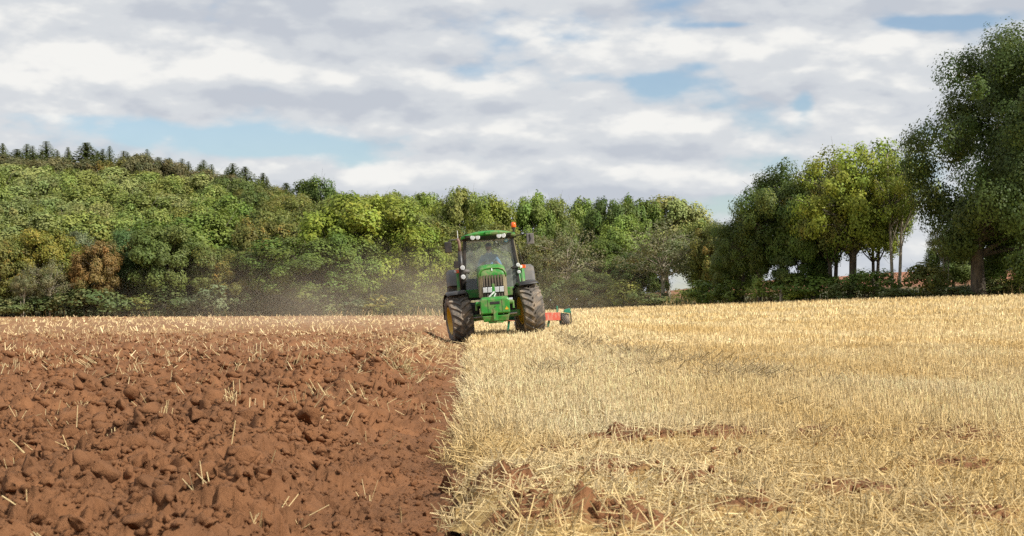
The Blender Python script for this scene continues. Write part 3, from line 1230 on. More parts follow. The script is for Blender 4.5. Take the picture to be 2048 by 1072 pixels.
TUFTS = [(460, 838, 16, .13, .09, .5, 0, 'upright tuft of straw standing alone in the near soil'),
         (600, 740, 16, .17, .22, .15, 1, 'row of straw stems leaning together midway to the tractor'),
         (265, 768, 10, .17, .13, .15, -1, 'fan of straw stems tipped over in the left soil'),
         (170, 835, 7, .12, .08, .5, 0, 'few short stems near the dark clod on the left'),
         (580, 1000, 9, .13, .10, .9, 0, 'crossed bent straws near the bottom border'),
         (512, 1062, 6, .07, .04, .3, 0, 'short upright stems on the bottom border'),
         (80, 862, 12, .16, .16, 1.2, 1, 'straws lying in a line near the left border'),
         (715, 810, 12, .11, .08, .6, 0, 'small messy tuft left of the furrow'),
         (815, 745, 60, .17, .20, .7, 0, 'large grey weedy tuft of straw beside the furrow'),
         (540, 722, 22, .15, .14, .7, 0, 'bushy tuft of straw left of the leaning row')]
for (x, y, n, L, sp, mess, fan, lab) in TUFTS:
    X, Yv, z = soil_at(x, y)
    t = np.linspace(-1, 1, n) + _r.normal(size=n) * .12
    if fan:
        bx = t * sp
        by = t * sp * .25 + _r.normal(size=n) * .01
        d = np.stack([.30 * fan * np.ones(n) + _r.normal(size=n) * mess * .5, -.1 + _r.normal(size=n) * mess * .5, np.full(n, .9 if mess < 1 else .3)], -1)
    else:
        bx = _r.normal(size=n) * sp * .5
        by = _r.normal(size=n) * sp * .5
        d = np.stack([_r.normal(size=n) * mess, _r.normal(size=n) * mess, .4 + _r.random(n) * .8], -1)
    zz = soil_z(X + bx, Yv + by) - z - .012
    cc = np.tile((PALE * .55 + GOLD * .4)[None], (n, 1)) * (.6 + .6 * _r.random(n))[:, None]
    if 'grey' in lab:
        cc = cc * np.array([[.72, .74, .70]])
    V, Qd, C = straw_mesh('', np.stack([bx, by, zz], -1), d, L * (.6 + .6 * _r.random(n)), np.full(n, .0042 * max(1, Yv / 11)), cc, True, r=_r)
    o = link('straw_tuft', arr_mesh('straw_tuft', V, Qd, C), M['straw'])
    o.location = (X, Yv, z)
    tag(o, lab, 'straw tuft', 'straw tufts in the soil')

# ================================================================== TREES
def leaf_quads(pos, nrm, size, r, elong=1.35):
    n = len(pos)
    nrm = nrm / np.linalg.norm(nrm, axis=1, keepdims=True)
    t = r.normal(size=(n, 3))
    a = np.cross(nrm, t)
    a /= np.linalg.norm(a, axis=1, keepdims=True)
    b = np.cross(nrm, a)
    L = (size * elong * .5)[:, None]
    Wd = (size * .5)[:, None]
    fold = nrm * (size * .12)[:, None]
    V = np.stack([pos - a * L, pos + b * Wd + fold, pos + a * L, pos - b * Wd + fold], 1).reshape(-1, 3)
    q = (np.arange(n) * 4)[:, None] + np.array([[0, 1, 2, 3]])
    return V, q


def unit(v):
    return v / np.linalg.norm(v, axis=1, keepdims=True)


def broadleaf(seed, H=10., W=8., base=.2, nclump=70, per=250, leaf=.24, rc=(.7, 1.35), trunk_r=.22, trunks=1, open_=0.0, lobes=5, shell=.45, limb_n=26, lean=0., off=0.):
    r = np.random.default_rng(seed)
    zc = H * (base + 1) / 2
    rz = H * (1 - base) / 2
    rx = W / 2
    # irregular outline: a few big lobes
    lob = unit(r.normal(size=(lobes, 3)))
    lob[:, 2] = np.abs(lob[:, 2]) * .9 - .1
    lr = .16 + .2 * r.random(lobes)
    cen = []
    while len(cen) < nclump:
        d = unit(r.normal(size=(1, 3)))[0]
        if d[2] < -.85:
            continue
        bump = max(0, (lob @ d - .55).max()) / .45 if lobes else 0
        k = int(np.argmax(lob @ d))
        rad = (shell + (1 - shell) * r.random() ** .6) * (.84 + lr[k] * bump * .75)
        c = np.array([d[0] * rx * rad + off, d[1] * rx * rad, zc + d[2] * rz * rad])
        cen.append(c)
    cen = np.array(cen)
    cr = rc[0] + (rc[1] - rc[0]) * r.random(nclump)
    P, N, S, A = [], [], [], []
    for c, q in zip(cen, cr):
        n = int(per * (q / 1.0) ** 1.6 * (1 - open_ * r.random()) * (.35 if c[0] > 7 else 1))
        d = unit(r.normal(size=(n, 3)))
        rad = q * (.35 + .65 * r.random(n) ** .55) * np.where(r.random(n) < .06, 1.22, 1.0)
        wob = 1 + .25 * np.sin(d[:, 0] * 5 + c[0]) * np.sin(d[:, 1] * 5 + c[1])
        p = c + d * (rad * wob)[:, None] * np.array([1.0, 1.0, .92])
        P.append(p)
        out_ = (c - np.array([off, 0, zc])) / np.array([rx, rx, rz])
        out_ = out_ / (np.linalg.norm(out_) + .01)
        N.append(d * .75 + out_[None] * .45 + r.normal(size=(n, 3)) * .30 + np.array([0, 0, .22]))
        S.append(leaf * (.6 + .8 * r.random(n)))
        tone = np.clip(.5 + .17 * r.normal() + .09 * r.normal(size=n), 0, 1)
        A.append(np.stack([tone, r.random(n), np.clip(.5 + .25 * r.normal() + .1 * r.normal(size=n), 0, 1)], -1))
    P, N, S, A = map(np.concatenate, (P, N, S, A))
    V, q = leaf_quads(P, N, S, r)
    crown = arr_mesh('crown', V, q, np.repeat(A, 4, axis=0))
    # wood
    mb = MB()
    tops = []
    for k in range(trunks):
        ang = 6.28 * k / max(trunks, 1) + r.random()
        sp = 0 if trunks == 1 else .035 * W
        x0, y0 = sp * math.cos(ang), sp * math.sin(ang)
        pts, rad = [], []
        hh = H * (base + .42 + .12 * r.random())
        wx, wy = r.normal() * .05 * H * .4, r.normal() * .05 * H * .4
        for t in np.linspace(0, 1, 9):
            pts.append((x0 * (1 + 2.0 * t) + wx * math.sin(t * 3) + lean * t * H, y0 * (1 + 2.0 * t) + wy * math.sin(t * 2.4), t * hh - .15))
            rad.append(trunk_r * (1.25 - .2 * min(1, t * 8)) * (1 - .68 * t))
        mb.tube(pts, rad, 9)
        tops.append((pts, rad))
    order = np.argsort(-np.linalg.norm((cen - np.array([0, 0, zc])) / np.array([rx, rx, rz]), axis=1))
    for ci in order[:limb_n]:
        c = cen[ci]
        pts, rad = tops[r.integers(trunks)]
        k = int(np.clip(r.integers(4, 9), 4, 8))
        st = Vector(pts[k])
        if st.z > c[2] - .2:
            k = int(r.integers(3, 6))
            st = Vector(pts[k])
        en = Vector(c)
        mid = st.lerp(en, .5) + Vector((0, 0, (en - st).length * .13)) + Vector(r.normal(size=3) * .15)
        rr = max(.02, rad[k] * .42)
        mb.tube([st, st.lerp(mid, .5) + Vector(r.normal(size=3) * .06), mid, mid.lerp(en, .5) + Vector(r.normal(size=3) * .1), en], [rr, rr * .8, rr * .6, rr * .42, rr * .18], 5, cap=False)
        for _ in range(2):
            e2 = en + Vector(r.normal(size=3) * .7)
            mb.tube([mid, mid.lerp(e2, .5) + Vector(r.normal(size=3) * .12), e2], [rr * .4, rr * .28, rr * .1], 4, cap=False)
    trunk = mb.mesh('trunk', True)
    return trunk, crown


def conifer(seed, H=12., W=5.6, leaf=.30):
    r = np.random.default_rng(seed)
    P, N, S, A = [], [], [], []
    mb = MB()
    mb.tube([(0, 0, -.2), (0, 0, H * .5), (.03, 0, H * .98)], [.2, .12, .02], 7)
    z = H * .14
    while z < H * .985:
        t = z / H
        L = W * .5 * (1 - t) ** .9 * (.7 + .5 * r.random()) + .04
        nb = 13
        a0 = r.random() * 6.28
        for k in range(nb):
            a = a0 + 6.283 * k / nb + r.normal() * .15
            l = L * (.65 + .5 * r.random())
            steps = max(3, int(l / .17))
            tt = np.linspace(.1, 1, steps)
            droop = -.28 * tt ** 1.5 * l + .12 * tt * l
            px = np.cos(a) * tt * l
            py = np.sin(a) * tt * l
            n = steps * 3
            p = np.stack([px, py, z + droop], -1).repeat(3, 0) + r.normal(size=(n, 3)) * np.array([.16, .16, .12]) * (.12 + 1 - t)
            P.append(p)
            N.append(r.normal(size=(n, 3)) * .6 + np.array([math.cos(a) * .4, math.sin(a) * .4, .9]))
            S.append(leaf * (.5 + .7 * r.random(n)) * (.16 + 1.15 * (1 - t)))
            A.append(np.stack([np.clip(.45 + .2 * r.normal(size=n), 0, 1), r.random(n), np.full(n, .5)], -1))
        z += H * .020 * (1.2 - .4 * t)
    P, N, S, A = map(np.concatenate, (P, N, S, A))
    V, q = leaf_quads(P, N, S, r, 1.9)
    return mb.mesh('trunk', True), arr_mesh('crown', V, q, np.repeat(A, 4, axis=0))


PROTO = {}


def proto(key, pair, bark):
    pair[0].materials.append(M[bark])
    pair[1].materials.append(M['leaf'])
    PROTO[key] = pair


proto('oak0', broadleaf(101, 10, 9.5, .05, 120, 440, .160, (.5, 1.15), .28), 'bark')
proto('oak1', broadleaf(102, 10, 9.0, .03, 118, 440, .160, (.5, 1.1), .28, lobes=6), 'bark')
proto('oak2', broadleaf(103, 10, 8.4, .08, 110, 440, .160, (.5, 1.2), .26, lobes=4), 'bark')
proto('ash0', broadleaf(111, 10, 7.2, .05, 105, 360, .165, (.5, 1.05), .2, lobes=7), 'pale_bark')
proto('ash1', broadleaf(112, 10, 6.8, .05, 105, 360, .165, (.5, 1.0), .2, lobes=7, trunks=2), 'pale_bark')
proto('ash2', broadleaf(113, 10, 7.6, .08, 100, 360, .165, (.5, 1.1), .2, lobes=6), 'bark')
proto('thin0', broadleaf(121, 10, 8.5, .22, 80, 150, .15, (.5, 1.0), .17, open_=.6, shell=.3, limb_n=48), 'pale_bark')
proto('thin1', broadleaf(122, 10, 7.5, .42, 76, 360, .12, (.45, .95), .17, trunks=2, open_=.6, shell=.3, limb_n=40), 'pale_bark')
proto('con0', conifer(131), 'bark')
proto('con1', conifer(132, 12, 4.8), 'bark')
proto('bush0', broadleaf(141, 3.2, 4.2, .0, 40, 130, .17, (.35, .75), .06, trunks=3, lobes=5, shell=.3, limb_n=14), 'bark')
proto('bush1', broadleaf(142, 3.2, 4.6, .0, 44, 130, .16, (.3, .7), .05, trunks=3, lobes=7, shell=.3, limb_n=16), 'bark')
proto('bush2', broadleaf(143, 3.2, 3.6, .0, 34, 130, .17, (.35, .7), .06, trunks=2, lobes=4, shell=.3, limb_n=14), 'bark')
proto('bigoak', broadleaf(151, 16, 15.5, -.12, 290, 660, .112, (.75, 1.4), .5, lobes=10, shell=.15, limb_n=50, off=3.6), 'bark')
proto('oakR', broadleaf(161, 10, 9.5, .18, 96, 620, .125, (.55, 1.15), .24, lobes=7, open_=.25, limb_n=36), 'bark')
proto('ashR', broadleaf(163, 10, 8.0, .20, 110, 520, .12, (.42, .95), .2, lobes=8, open_=.35, trunks=2, shell=.3, limb_n=44), 'bark')
PDIM = {}
for _k, (_t, _c) in PROTO.items():
    co = np.empty(len(_c.vertices) * 3, np.float32)
    _c.vertices.foreach_get('co', co)
    co = co.reshape(-1, 3)
    PDIM[_k] = (float(np.percentile(co[:, 2], 99.7)), float(np.percentile(co[:, 0], 99.3) - np.percentile(co[:, 0], .7)))
FOL = {  # base colour, second colour, amount of the second
    'oak': ((.075, .110, .020), (.115, .14, .025), .40),
    'darkoak': ((.056, .084, .017), (.10, .125, .023), .42),
    'deep': ((.075, .100, .024), (.10, .12, .028), .40),
    'yellowgreen': ((.128, .160, .022), (.165, .17, .024), .40),
    'lime': ((.122, .158, .030), (.10, .14, .03), .40),
    'ash': ((.128, .150, .034), (.175, .18, .048), .45),
    'paleash': ((.165, .180, .058), (.125, .145, .036), .40),
    'olive': ((.105, .115, .028), (.15, .12, .025), .45),
    'oliveorange': ((.105, .105, .025), (.20, .125, .027), .42),
    'greenorange': ((.055, .088, .026), (.19, .12, .03), .35),
    'russet': ((.165, .105, .035), (.12, .10, .03), .50),
    'gold': ((.15, .13, .022), (.09, .11, .02), .55),
    'greygreen': ((.105, .120, .060), (.075, .10, .045), .45),
    'thin': ((.120, .115, .055), (.085, .10, .035), .50),
    'conifer': ((.070, .088, .030), (.10, .10, .034), .50),
    'conbrown': ((.095, .085, .035), (.06, .07, .03), .40),
    'hedge': ((.075, .095, .032), (.11, .11, .04), .40),
}
_rs = random.Random(5)


def plant(kind_name, key, x, top, wpx, Y, fol, label, cat='tree', group=None, rot=None, sink=0.0):
    """a tree whose crown top shows at photograph row `top`, `wpx` wide, standing at depth Y"""
    X = (x - 1024.0) / FPX * Y
    zb = float(terrain(X, Y)) - .05 - sink
    ztop = CAM_H + (HORIZON - top) / FPX * Y
    H, Wd = PDIM[key]
    sz = max(.15, (ztop - zb) / H)
    sx = wpx / FPX * Y / Wd
    root = empty(kind_name, (X, Y, zb), (0, 0, _rs.random() * 6.283 if rot is None else rot))
    sy = sx * (.9 + .2 * _rs.random())
    root.scale = (sx, sy, sz)
    tag(root, label, cat, group)
    tr, cr = PROTO[key]
    t = link('trunk', tr, None, root)
    c = link('crown', cr, None, root)
    a, b, amt = FOL[fol]
    j = (1.12 if key == 'bigoak' else 1.5 if fol == 'darkoak' else 1.68 if Y > 140 else 1.8) * (.88 + .24 * _rs.random())
    c.color = (a[0] * j * (.95 + .1 * _rs.random()), a[1] * j, a[2] * j, 1)
    c['second_colour'] = [float(b[0] * j), float(b[1] * j), float(b[2] * j)]
    c['second_amount'] = float(amt)
    return root


ORD = ['first', 'second', 'third', 'fourth', 'fifth', 'sixth', 'seventh', 'eighth', 'ninth', 'tenth', 'eleventh', 'twelfth', 'thirteenth', 'fourteenth',
       'fifteenth', 'sixteenth', 'seventeenth', 'eighteenth', 'nineteenth', 'twentieth', 'twenty-first', 'twenty-second', 'twenty-third', 'twenty-fourth', 'twenty-fifth',
       'twenty-sixth', 'twenty-seventh', 'twenty-eighth', 'twenty-ninth', 'thirtieth']

# --- conifers along the wooded ridge
ridge = [(10, 288, 40), (48, 283, 40), (70, 292, 30), (95, 284, 40), (120, 297, 24), (134, 296, 28), (172, 288, 46), (200, 293, 34), (218, 292, 34), (240, 298, 36), (300, 301, 40), (318, 312, 30),
         (376, 318, 36), (404, 316, 34), (447, 332, 34), (467, 329, 34), (494, 331, 44), (520, 348, 32), (533, 352, 30), (569, 360, 28)]
ridge = sorted(ridge + [(30, 297, 36), (83, 296, 34), (150, 303, 34), (187, 300, 34), (258, 306, 34), (279, 308, 34), (336, 318, 30), (353, 316, 34), (391, 328, 30), (425, 330, 34)])
for i, (x, t, w) in enumerate(ridge):
    plant('conifer_tree', 'con%d' % (i % 2), x, t + (i * 13 % 9) - 3, w * (2.2 + .5 * (i * 7 % 4)), 315 + (i * 37 % 11), 'conifer',
          'dark pointed conifer on the wooded ridge, %s from the left' % ORD[i], group='conifers along the ridge').rotation_euler = (R(-4 + i * 37 % 8), R(-4 + i * 53 % 8), i * 1.7)
# --- brownish younger trees just below the ridge
below = [(25, 312, 90, 'conbrown'), (105, 316, 90, 'conbrown'), (160, 322, 80, 'conbrown'), (225, 322, 90, 'oliveorange'), (275, 310, 80, 'conbrown'), (340, 322, 90, 'conbrown'), (400, 342, 90, 'conbrown'),
         (455, 352, 80, 'conbrown'), (550, 376, 70, 'oliveorange')]
for i, (x, t, w, f) in enumerate(below):
    plant('ridge_tree', ('ash2', 'ash0', 'oak2')[i % 3], x, t - 1, w * 1.1, 300, f,
          'brownish green tree just below the ridge conifers, %s from the left' % ORD[i], group='trees just below the ridge')
# --- upper slope
upper = [(30, 330, 170, 'paleash', 'ash0'), (130, 335, 150, 'ash', 'ash2'), (215, 335, 160, 'paleash', 'ash1'), (300, 345, 150, 'ash', 'ash0'), (385, 352, 150, 'paleash', 'ash2'),
         (470, 358, 140, 'deep', 'oak0'), (545, 384, 110, 'olive', 'ash0'), (620, 358, 110, 'darkoak', 'oak1'), (690, 388, 120, 'ash', 'ash1'), (770, 386, 120, 'ash', 'ash2'), (845, 388, 120, 'lime', 'ash0')]
for i, (x, t, w, f, k) in enumerate(upper):
    lab = {'paleash': 'pale green', 'ash': 'mid green', 'deep': 'deep green', 'olive': 'olive', 'darkoak': 'dark green', 'lime': 'bright green'}[f]
    plant('slope_tree', k, x, t, w * .98, 258 + (i * 29 % 9), f, '%s tree high on the wooded slope, %s from the left in its row' % (lab, ORD[i]), group='trees high on the slope')
# --- mid slope
mid = [(-60, 360, 170, 'ash', 'ash0'), (20, 372, 190, 'paleash', 'ash1'), (110, 395, 170, 'paleash', 'ash0'), (185, 372, 160, 'ash', 'ash2'), (265, 388, 170, 'ash', 'ash1'), (350, 390, 170, 'paleash', 'ash0'),
       (435, 395, 150, 'lime', 'ash2'), (485, 385, 130, 'deep', 'oak2'), (570, 400, 150, 'olive', 'oak1'), (650, 400, 140, 'olive', 'ash1'), (800, 396, 130, 'ash', 'ash0'), (870, 400, 110, 'yellowgreen', 'ash2')]
for i, (x, t, w, f, k) in enumerate(mid):
    lab = {'paleash': 'pale feathery', 'ash': 'green feathery', 'deep': 'deep green', 'olive': 'olive brown', 'lime': 'light green', 'yellowgreen': 'yellow green'}[f]
    plant('slope_tree', k, x, t, w * 1.0, 218 + (i * 23 % 9), f, '%s tree halfway up the wooded slope, %s from the left in its row' % (lab, ORD[i]), group='trees halfway up the slope')
# --- lower slope, behind the edge of the wood
lower = [(-40, 430, 160, 'ash', 'oak0'), (60, 430, 170, 'paleash', 'ash2'), (150, 425, 150, 'ash', 'ash0'), (235, 440, 150, 'ash', 'oak1'), (330, 440, 160, 'oak', 'ash2'), (410, 425, 150, 'lime', 'ash1'), (470, 450, 120, 'ash', 'ash0'),
         (525, 440, 110, 'oliveorange', 'ash2'), (600, 440, 150, 'olive', 'oak2'), (660, 430, 140, 'yellowgreen', 'oak0'), (805, 430, 150, 'olive', 'oak1'), (880, 440, 110, 'olive', 'ash1')]
for i, (x, t, w, f, k) in enumerate(lower):
    lab = {'paleash': 'pale green', 'ash': 'leafy green', 'oak': 'green', 'olive': 'olive green', 'lime': 'light green', 'yellowgreen': 'yellow green', 'oliveorange': 'orange tinged olive'}[f]
    plant('slope_tree', k, x, t, w * 1.15, 182 + (i * 23 % 7), f, '%s tree low on the slope behind the wood edge, %s from the left' % (lab, ORD[i]), group='trees low on the slope')
# --- trees that close the slope between those rows
fill = [(-20, 345, 120, 'ash', 'ash1', 238), (75, 350, 120, 'paleash', 'ash2', 240), (160, 352, 110, 'ash', 'oak1', 237), (250, 356, 120, 'paleash', 'ash0', 239), (330, 362, 120, 'ash', 'oak2', 238), (420, 372, 110, 'ash', 'ash1', 240),
        (510, 378, 100, 'olive', 'oak0', 238), (590, 388, 100, 'olive', 'ash2', 237), (730, 392, 100, 'ash', 'oak1', 239),
        (0, 405, 130, 'paleash', 'oak2', 200), (85, 412, 120, 'ash', 'ash1', 201), (175, 408, 120, 'paleash', 'oak0', 199), (290, 412, 120, 'ash', 'ash2', 200), (375, 415, 120, 'ash', 'oak1', 202), (450, 420, 100, 'lime', 'oak2', 199),
        (540, 415, 100, 'olive', 'ash0', 200), (625, 412, 110, 'olive', 'ash1', 201), (850, 415, 100, 'yellowgreen', 'oak0', 198)]
for i, (x, t, w, f, k, Yf) in enumerate(fill):
    lab = {'paleash': 'pale green', 'ash': 'green', 'olive': 'olive', 'lime': 'light green', 'yellowgreen': 'yellow green'}[f]
    plant('slope_tree', k, x, t, w * 1.05, Yf, f, '%s tree filling the %s part of the wooded slope, %s from the left there' % (lab, 'upper' if i < 9 else 'lower', ORD[i % 9]), group='trees filling the slope')
# --- edge of the wood, left
plant('edge_tree', 'ash2', -5, 478, 120, 163, 'oliveorange', 'orange tinged tree cut by the left border of the picture')
plant('edge_tree', 'oak0', 85, 460, 165, 166, 'gold', 'yellow olive rounded tree at the left end of the wood edge')
plant('edge_tree', 'ash0', 152, 465, 90, 172, 'greygreen', 'grey green tree between the yellow olive and the russet tree')
plant('edge_tree', 'oak2', 190, 484, 96, 162, 'russet', 'russet brown autumn tree at the wood edge')
plant('edge_tree', 'thin0', 100, 515, 100, 161, 'thin', 'thin twiggy tree before the yellow olive tree')
plant('edge_tree', 'oak1', 255, 462, 110, 167, 'greenorange', 'dark green tree with a rusty orange top beside the russet tree')
plant('edge_tree', 'oak0', 335, 452, 170, 164, 'deep', 'broad dark green tree between the russet and the orange topped trees')
plant('edge_tree', 'ash2', 425, 492, 100, 163, 'olive', 'olive tree beside the small orange topped tree')
plant('edge_tree', 'oak2', 480, 505, 110, 162, 'oliveorange', 'small olive tree with an orange top at the wood edge')
plant('edge_tree', 'oak1', 600, 478, 190, 162, 'oak', 'green oak with a pale bare trunk showing at the wood edge')
plant('edge_tree', 'oak0', 735, 392, 250, 168, 'yellowgreen', 'tallest yellow green oak of the wood edge, trunk in the dust')
plant('edge_tree', 'oak2', 690, 470, 150, 163, 'oak', 'green tree leaning against the tall yellow green oak')
plant('edge_tree', 'ash2', 830, 450, 130, 166, 'yellowgreen', 'yellow green dusty tree just beside the tractor mirror')
plant('edge_tree', 'oak1', 880, 500, 110, 170, 'olive', 'olive tree half hidden behind the tractor exhaust')
plant('edge_tree', 'thin1', 45, 545, 60, 160, 'thin', 'small tree with a pale leaning trunk near the left border')
# --- bushes at the foot of the wood
lowb = [(10, 590, 90, 'hedge'), (70, 592, 90, 'hedge'), (130, 578, 100, 'hedge'), (205, 572, 110, 'hedge'), (275, 588, 80, 'olive'), (345, 575, 90, 'hedge'), (420, 570, 100, 'greygreen'), (500, 582, 80, 'hedge'),
        (545, 600, 70, 'olive'), (640, 590, 90, 'hedge'), (700, 598, 80, 'greygreen'), (775, 588, 90, 'olive'), (840, 580, 90, 'olive'), (900, 585, 80, 'olive')]
for i, (x, t, w, f) in enumerate(lowb):
    plant('bush', 'bush%d' % (i % 3), x, t, w * 1.15, 160.6 + (i % 3) * .6, f,
          '%s bush at the foot of the wood, %s from the left border' % ({'hedge': 'green', 'olive': 'olive', 'greygreen': 'grey green'}[f], ORD[i]), 'bush', 'bushes at the foot of the wood')
# --- behind and right of the tractor
plant('edge_tree', 'ash0', 925, 379, 100, 196, 'ash', 'tall green tree rising above the tractor exhaust pipe')
plant('edge_tree', 'oak2', 985, 394, 110, 190, 'yellowgreen', 'yellow green tree standing straight behind the tractor cab')
plant('edge_tree', 'ash2', 1062, 389, 100, 192, 'lime', 'bright green tree above the tractor beacon')
plant('edge_tree', 'oak1', 1115, 400, 90, 194, 'ash', 'green rounded tree beside the bright green one by the beacon')
plant('edge_tree', 'ash1', 1165, 399, 100, 196, 'lime', 'bright green tree on the skyline midway between beacon and tall oak row')
plant('edge_tree', 'oak2', 1000, 450, 120, 176, 'olive', 'olive tree seen through the cab windows')
plant('edge_tree', 'oak0', 940, 460, 110, 174, 'olive', 'olive tree behind the exhaust side of the cab')
plant('edge_tree', 'oak2', 1068, 478, 80, 166, 'oliveorange', 'small orange brown tree beside the right tractor mirror')
plant('edge_tree', 'oak1', 1110, 455, 110, 168, 'oak', 'green tree behind the twiggy grey tree')
plant('edge_tree', 'thin0', 1135, 448, 150, 152, 'thin', 'twiggy grey green tree with pale forked limbs right of the tractor')
plant('edge_tree', 'oak2', 1185, 545, 100, 148, 'deep', 'low dark green tree with glossy leaves right of the twiggy tree')
plant('edge_tree', 'oak0', 1225, 400, 110, 172, 'darkoak', 'dark green tree on the skyline beside the tall pale dome')
plant('edge_tree', 'ash2', 1280, 396, 100, 178, 'oak', 'green tree between the dark tree and the tall pale dome')
plant('edge_tree', 'ash0', 1340, 395, 150, 180, 'paleash', 'tall pale green dome of a tree on the skyline')
plant('edge_tree', 'ash1', 1245, 432, 110, 158, 'lime', 'bright yellow green tree below the skyline right of the tractor')
plant('edge_tree', 'oak1', 1215, 480, 120, 156, 'oak', 'mid green tree filling the gap below the bright yellow green one')
plant('edge_tree', 'thin0', 1325, 440, 190, 143, 'thin', 'half bare spreading tree with a pale grey trunk')
plant('edge_tree', 'oak0', 1280, 500, 130, 150, 'darkoak', 'shadowy dark tree under the half bare spreading tree')
plant('edge_tree', 'ash2', 1400, 445, 120, 150, 'ash', 'pale green tree between the half bare tree and the orange olive one')
plant('edge_tree', 'oak2', 1432, 448, 110, 140, 'oliveorange', 'orange tinged olive tree beside the dark oak row')
for i, (x, t, w, f, Yb) in enumerate([(1105, 560, 80, 'hedge', 152), (1150, 580, 70, 'olive', 150), (1255, 560, 70, 'ash', 144), (1300, 580, 90, 'hedge', 142), (1375, 575, 70, 'ash', 138), (1420, 560, 90, 'oak', 134), (1215, 590, 60, 'olive', 146)]):
    plant('bush', 'bush%d' % (i % 3), x, t, w * 1.1, Yb - 1, f, 'low bush under the middle trees, %s in order from the tractor' % ORD[[0, 1, 3, 4, 5, 6, 2][i]], 'bush', 'bushes under the middle trees')
# --- right hand row
plant('row_tree', 'oakR', 1485, 432, 140, 128, 'darkoak', 'dark tree at the near end of the right row, beside the orange olive tree')
plant('row_tree', 'oakR', 1565, 330, 215, 124, 'darkoak', 'big dark green oak leading the right row')
plant('row_tree', 'oakR', 1520, 395, 150, 125, 'darkoak', 'dark lower oak tucked under the big oak of the right row')
plant('row_tree', 'oakR', 1635, 350, 170, 121, 'oak', 'dark green tree between the big oak and the yellow green ash')
plant('row_tree', 'ashR', 1705, 286, 215, 119, 'yellowgreen', 'tall yellow green ash in the middle of the right row')
plant('row_tree', 'ashR', 1665, 330, 170, 120, 'olive', 'olive green tree pressed against the tall yellow green ash')
plant('row_tree', 'thin1', 1792, 288, 150, 117, 'yellowgreen', 'airy twin trunked ash left of the huge oak')
plant('row_tree', 'oak0', 1600, 470, 120, 122, 'darkoak', 'shadowy tree low in the middle of the right row')
plant('row_tree', 'bigoak', 1958, 58, 440, 106, 'darkoak', 'huge dark oak cut by the right border', rot=0.0)
plant('row_tree', 'thin1', 1893, 440, 70, 113, 'olive', 'slender pale trunk standing before the huge oak')
plant('row_tree', 'oak1', 2010, 412, 130, 128, 'oak', 'green tree glimpsed behind the trunk of the huge oak')
plant('row_tree', 'oak2', 1905, 470, 110, 127, 'deep', 'deep green tree behind the slender pale trunk')
for i, (x, t, w, f, Yb, k) in enumerate([(1465, 560, 90, 'oak', 127, 0), (1538, 555, 80, 'lime', 122.5, 1), (1625, 545, 110, 'oak', 119, 2), (1590, 575, 60, 'yellowgreen', 119, 0), (1735, 538, 110, 'oak', 115.5, 1), (1690, 560, 80, 'hedge', 116, 2),
                                         (1800, 575, 90, 'hedge', 113, 0), (1860, 524, 90, 'olive', 111, 2), (1915, 570, 100, 'hedge', 109, 1), (1995, 555, 90, 'hedge', 107, 0), (2050, 555, 100, 'olive', 105.5, 1), (1955, 578, 70, 'hedge', 106.5, 2)]):
    n_ = [0, 1, 3, 2, 5, 4, 6, 7, 8, 10, 11, 9][i]
    plant('bush', 'bush%d' % k, x, t, w * 1.1, Yb, f, 'bush at the foot of the right row, %s from the dark end tree' % ORD[n_], 'bush', 'bushes under the right row')

# extra trees that close the right row
plant('row_tree', 'oak0', 1475, 480, 110, 131, 'deep', 'deep green tree behind the dark end tree of the right row')
plant('row_tree', 'ashR', 1750, 330, 130, 120, 'yellowgreen', 'yellow green tree between the tall ash and the airy twin trunked ash')

# ================================================================== WEATHERED POSTS by the right row
for i, (x, t, lab) in enumerate([(1562, 574, 'taller grey weathered post under the big oak'), (1574, 578, 'shorter grey weathered post under the big oak')]):
    Yp = 119.5
    X = (x - 1024) / FPX * Yp
    zb = float(terrain(X, Yp))
    hgt = CAM_H + (HORIZON - t) / FPX * Yp - zb
    mb = MB()
    n = 7
    ring0, ring1, ring2 = [], [], []
    rr = random.Random(i)
    for k in range(n):
        a = 6.283 * k / n
        q = .12 * (.85 + .3 * rr.random())
        ring0.append((q * math.cos(a), q * math.sin(a), -.2))
        ring1.append((q * .92 * math.cos(a) + .02, q * .92 * math.sin(a), hgt * .6))
        ring2.append((q * .8 * math.cos(a) + .03, q * .8 * math.sin(a), hgt * (.93 + .12 * rr.random())))
    mb.loft([ring0, ring1, ring2])
    o = mb.build('fence_post', M['post'])
    o.location = (X, Yp, zb)
    tag(o, lab, 'post', 'weathered posts')

# ================================================================== TRACTOR
# local frame: front axle at y = 0, forward is -Y (towards the camera), z = 0 on the ground
TR_Y = 50.0
TR_X = -0.43
ROLL = R(-4.4)
YAW = R(1.5)
tractor = empty('tractor', (TR_X, TR_Y, -0.03), (0, ROLL, YAW))
tag(tractor, 'green tractor with yellow wheels driving towards us along the furrow', 'tractor')
TM = Matrix.Translation((TR_X, TR_Y, -0.03)) @ Euler((0, ROLL, YAW)).to_matrix().to_4x4()


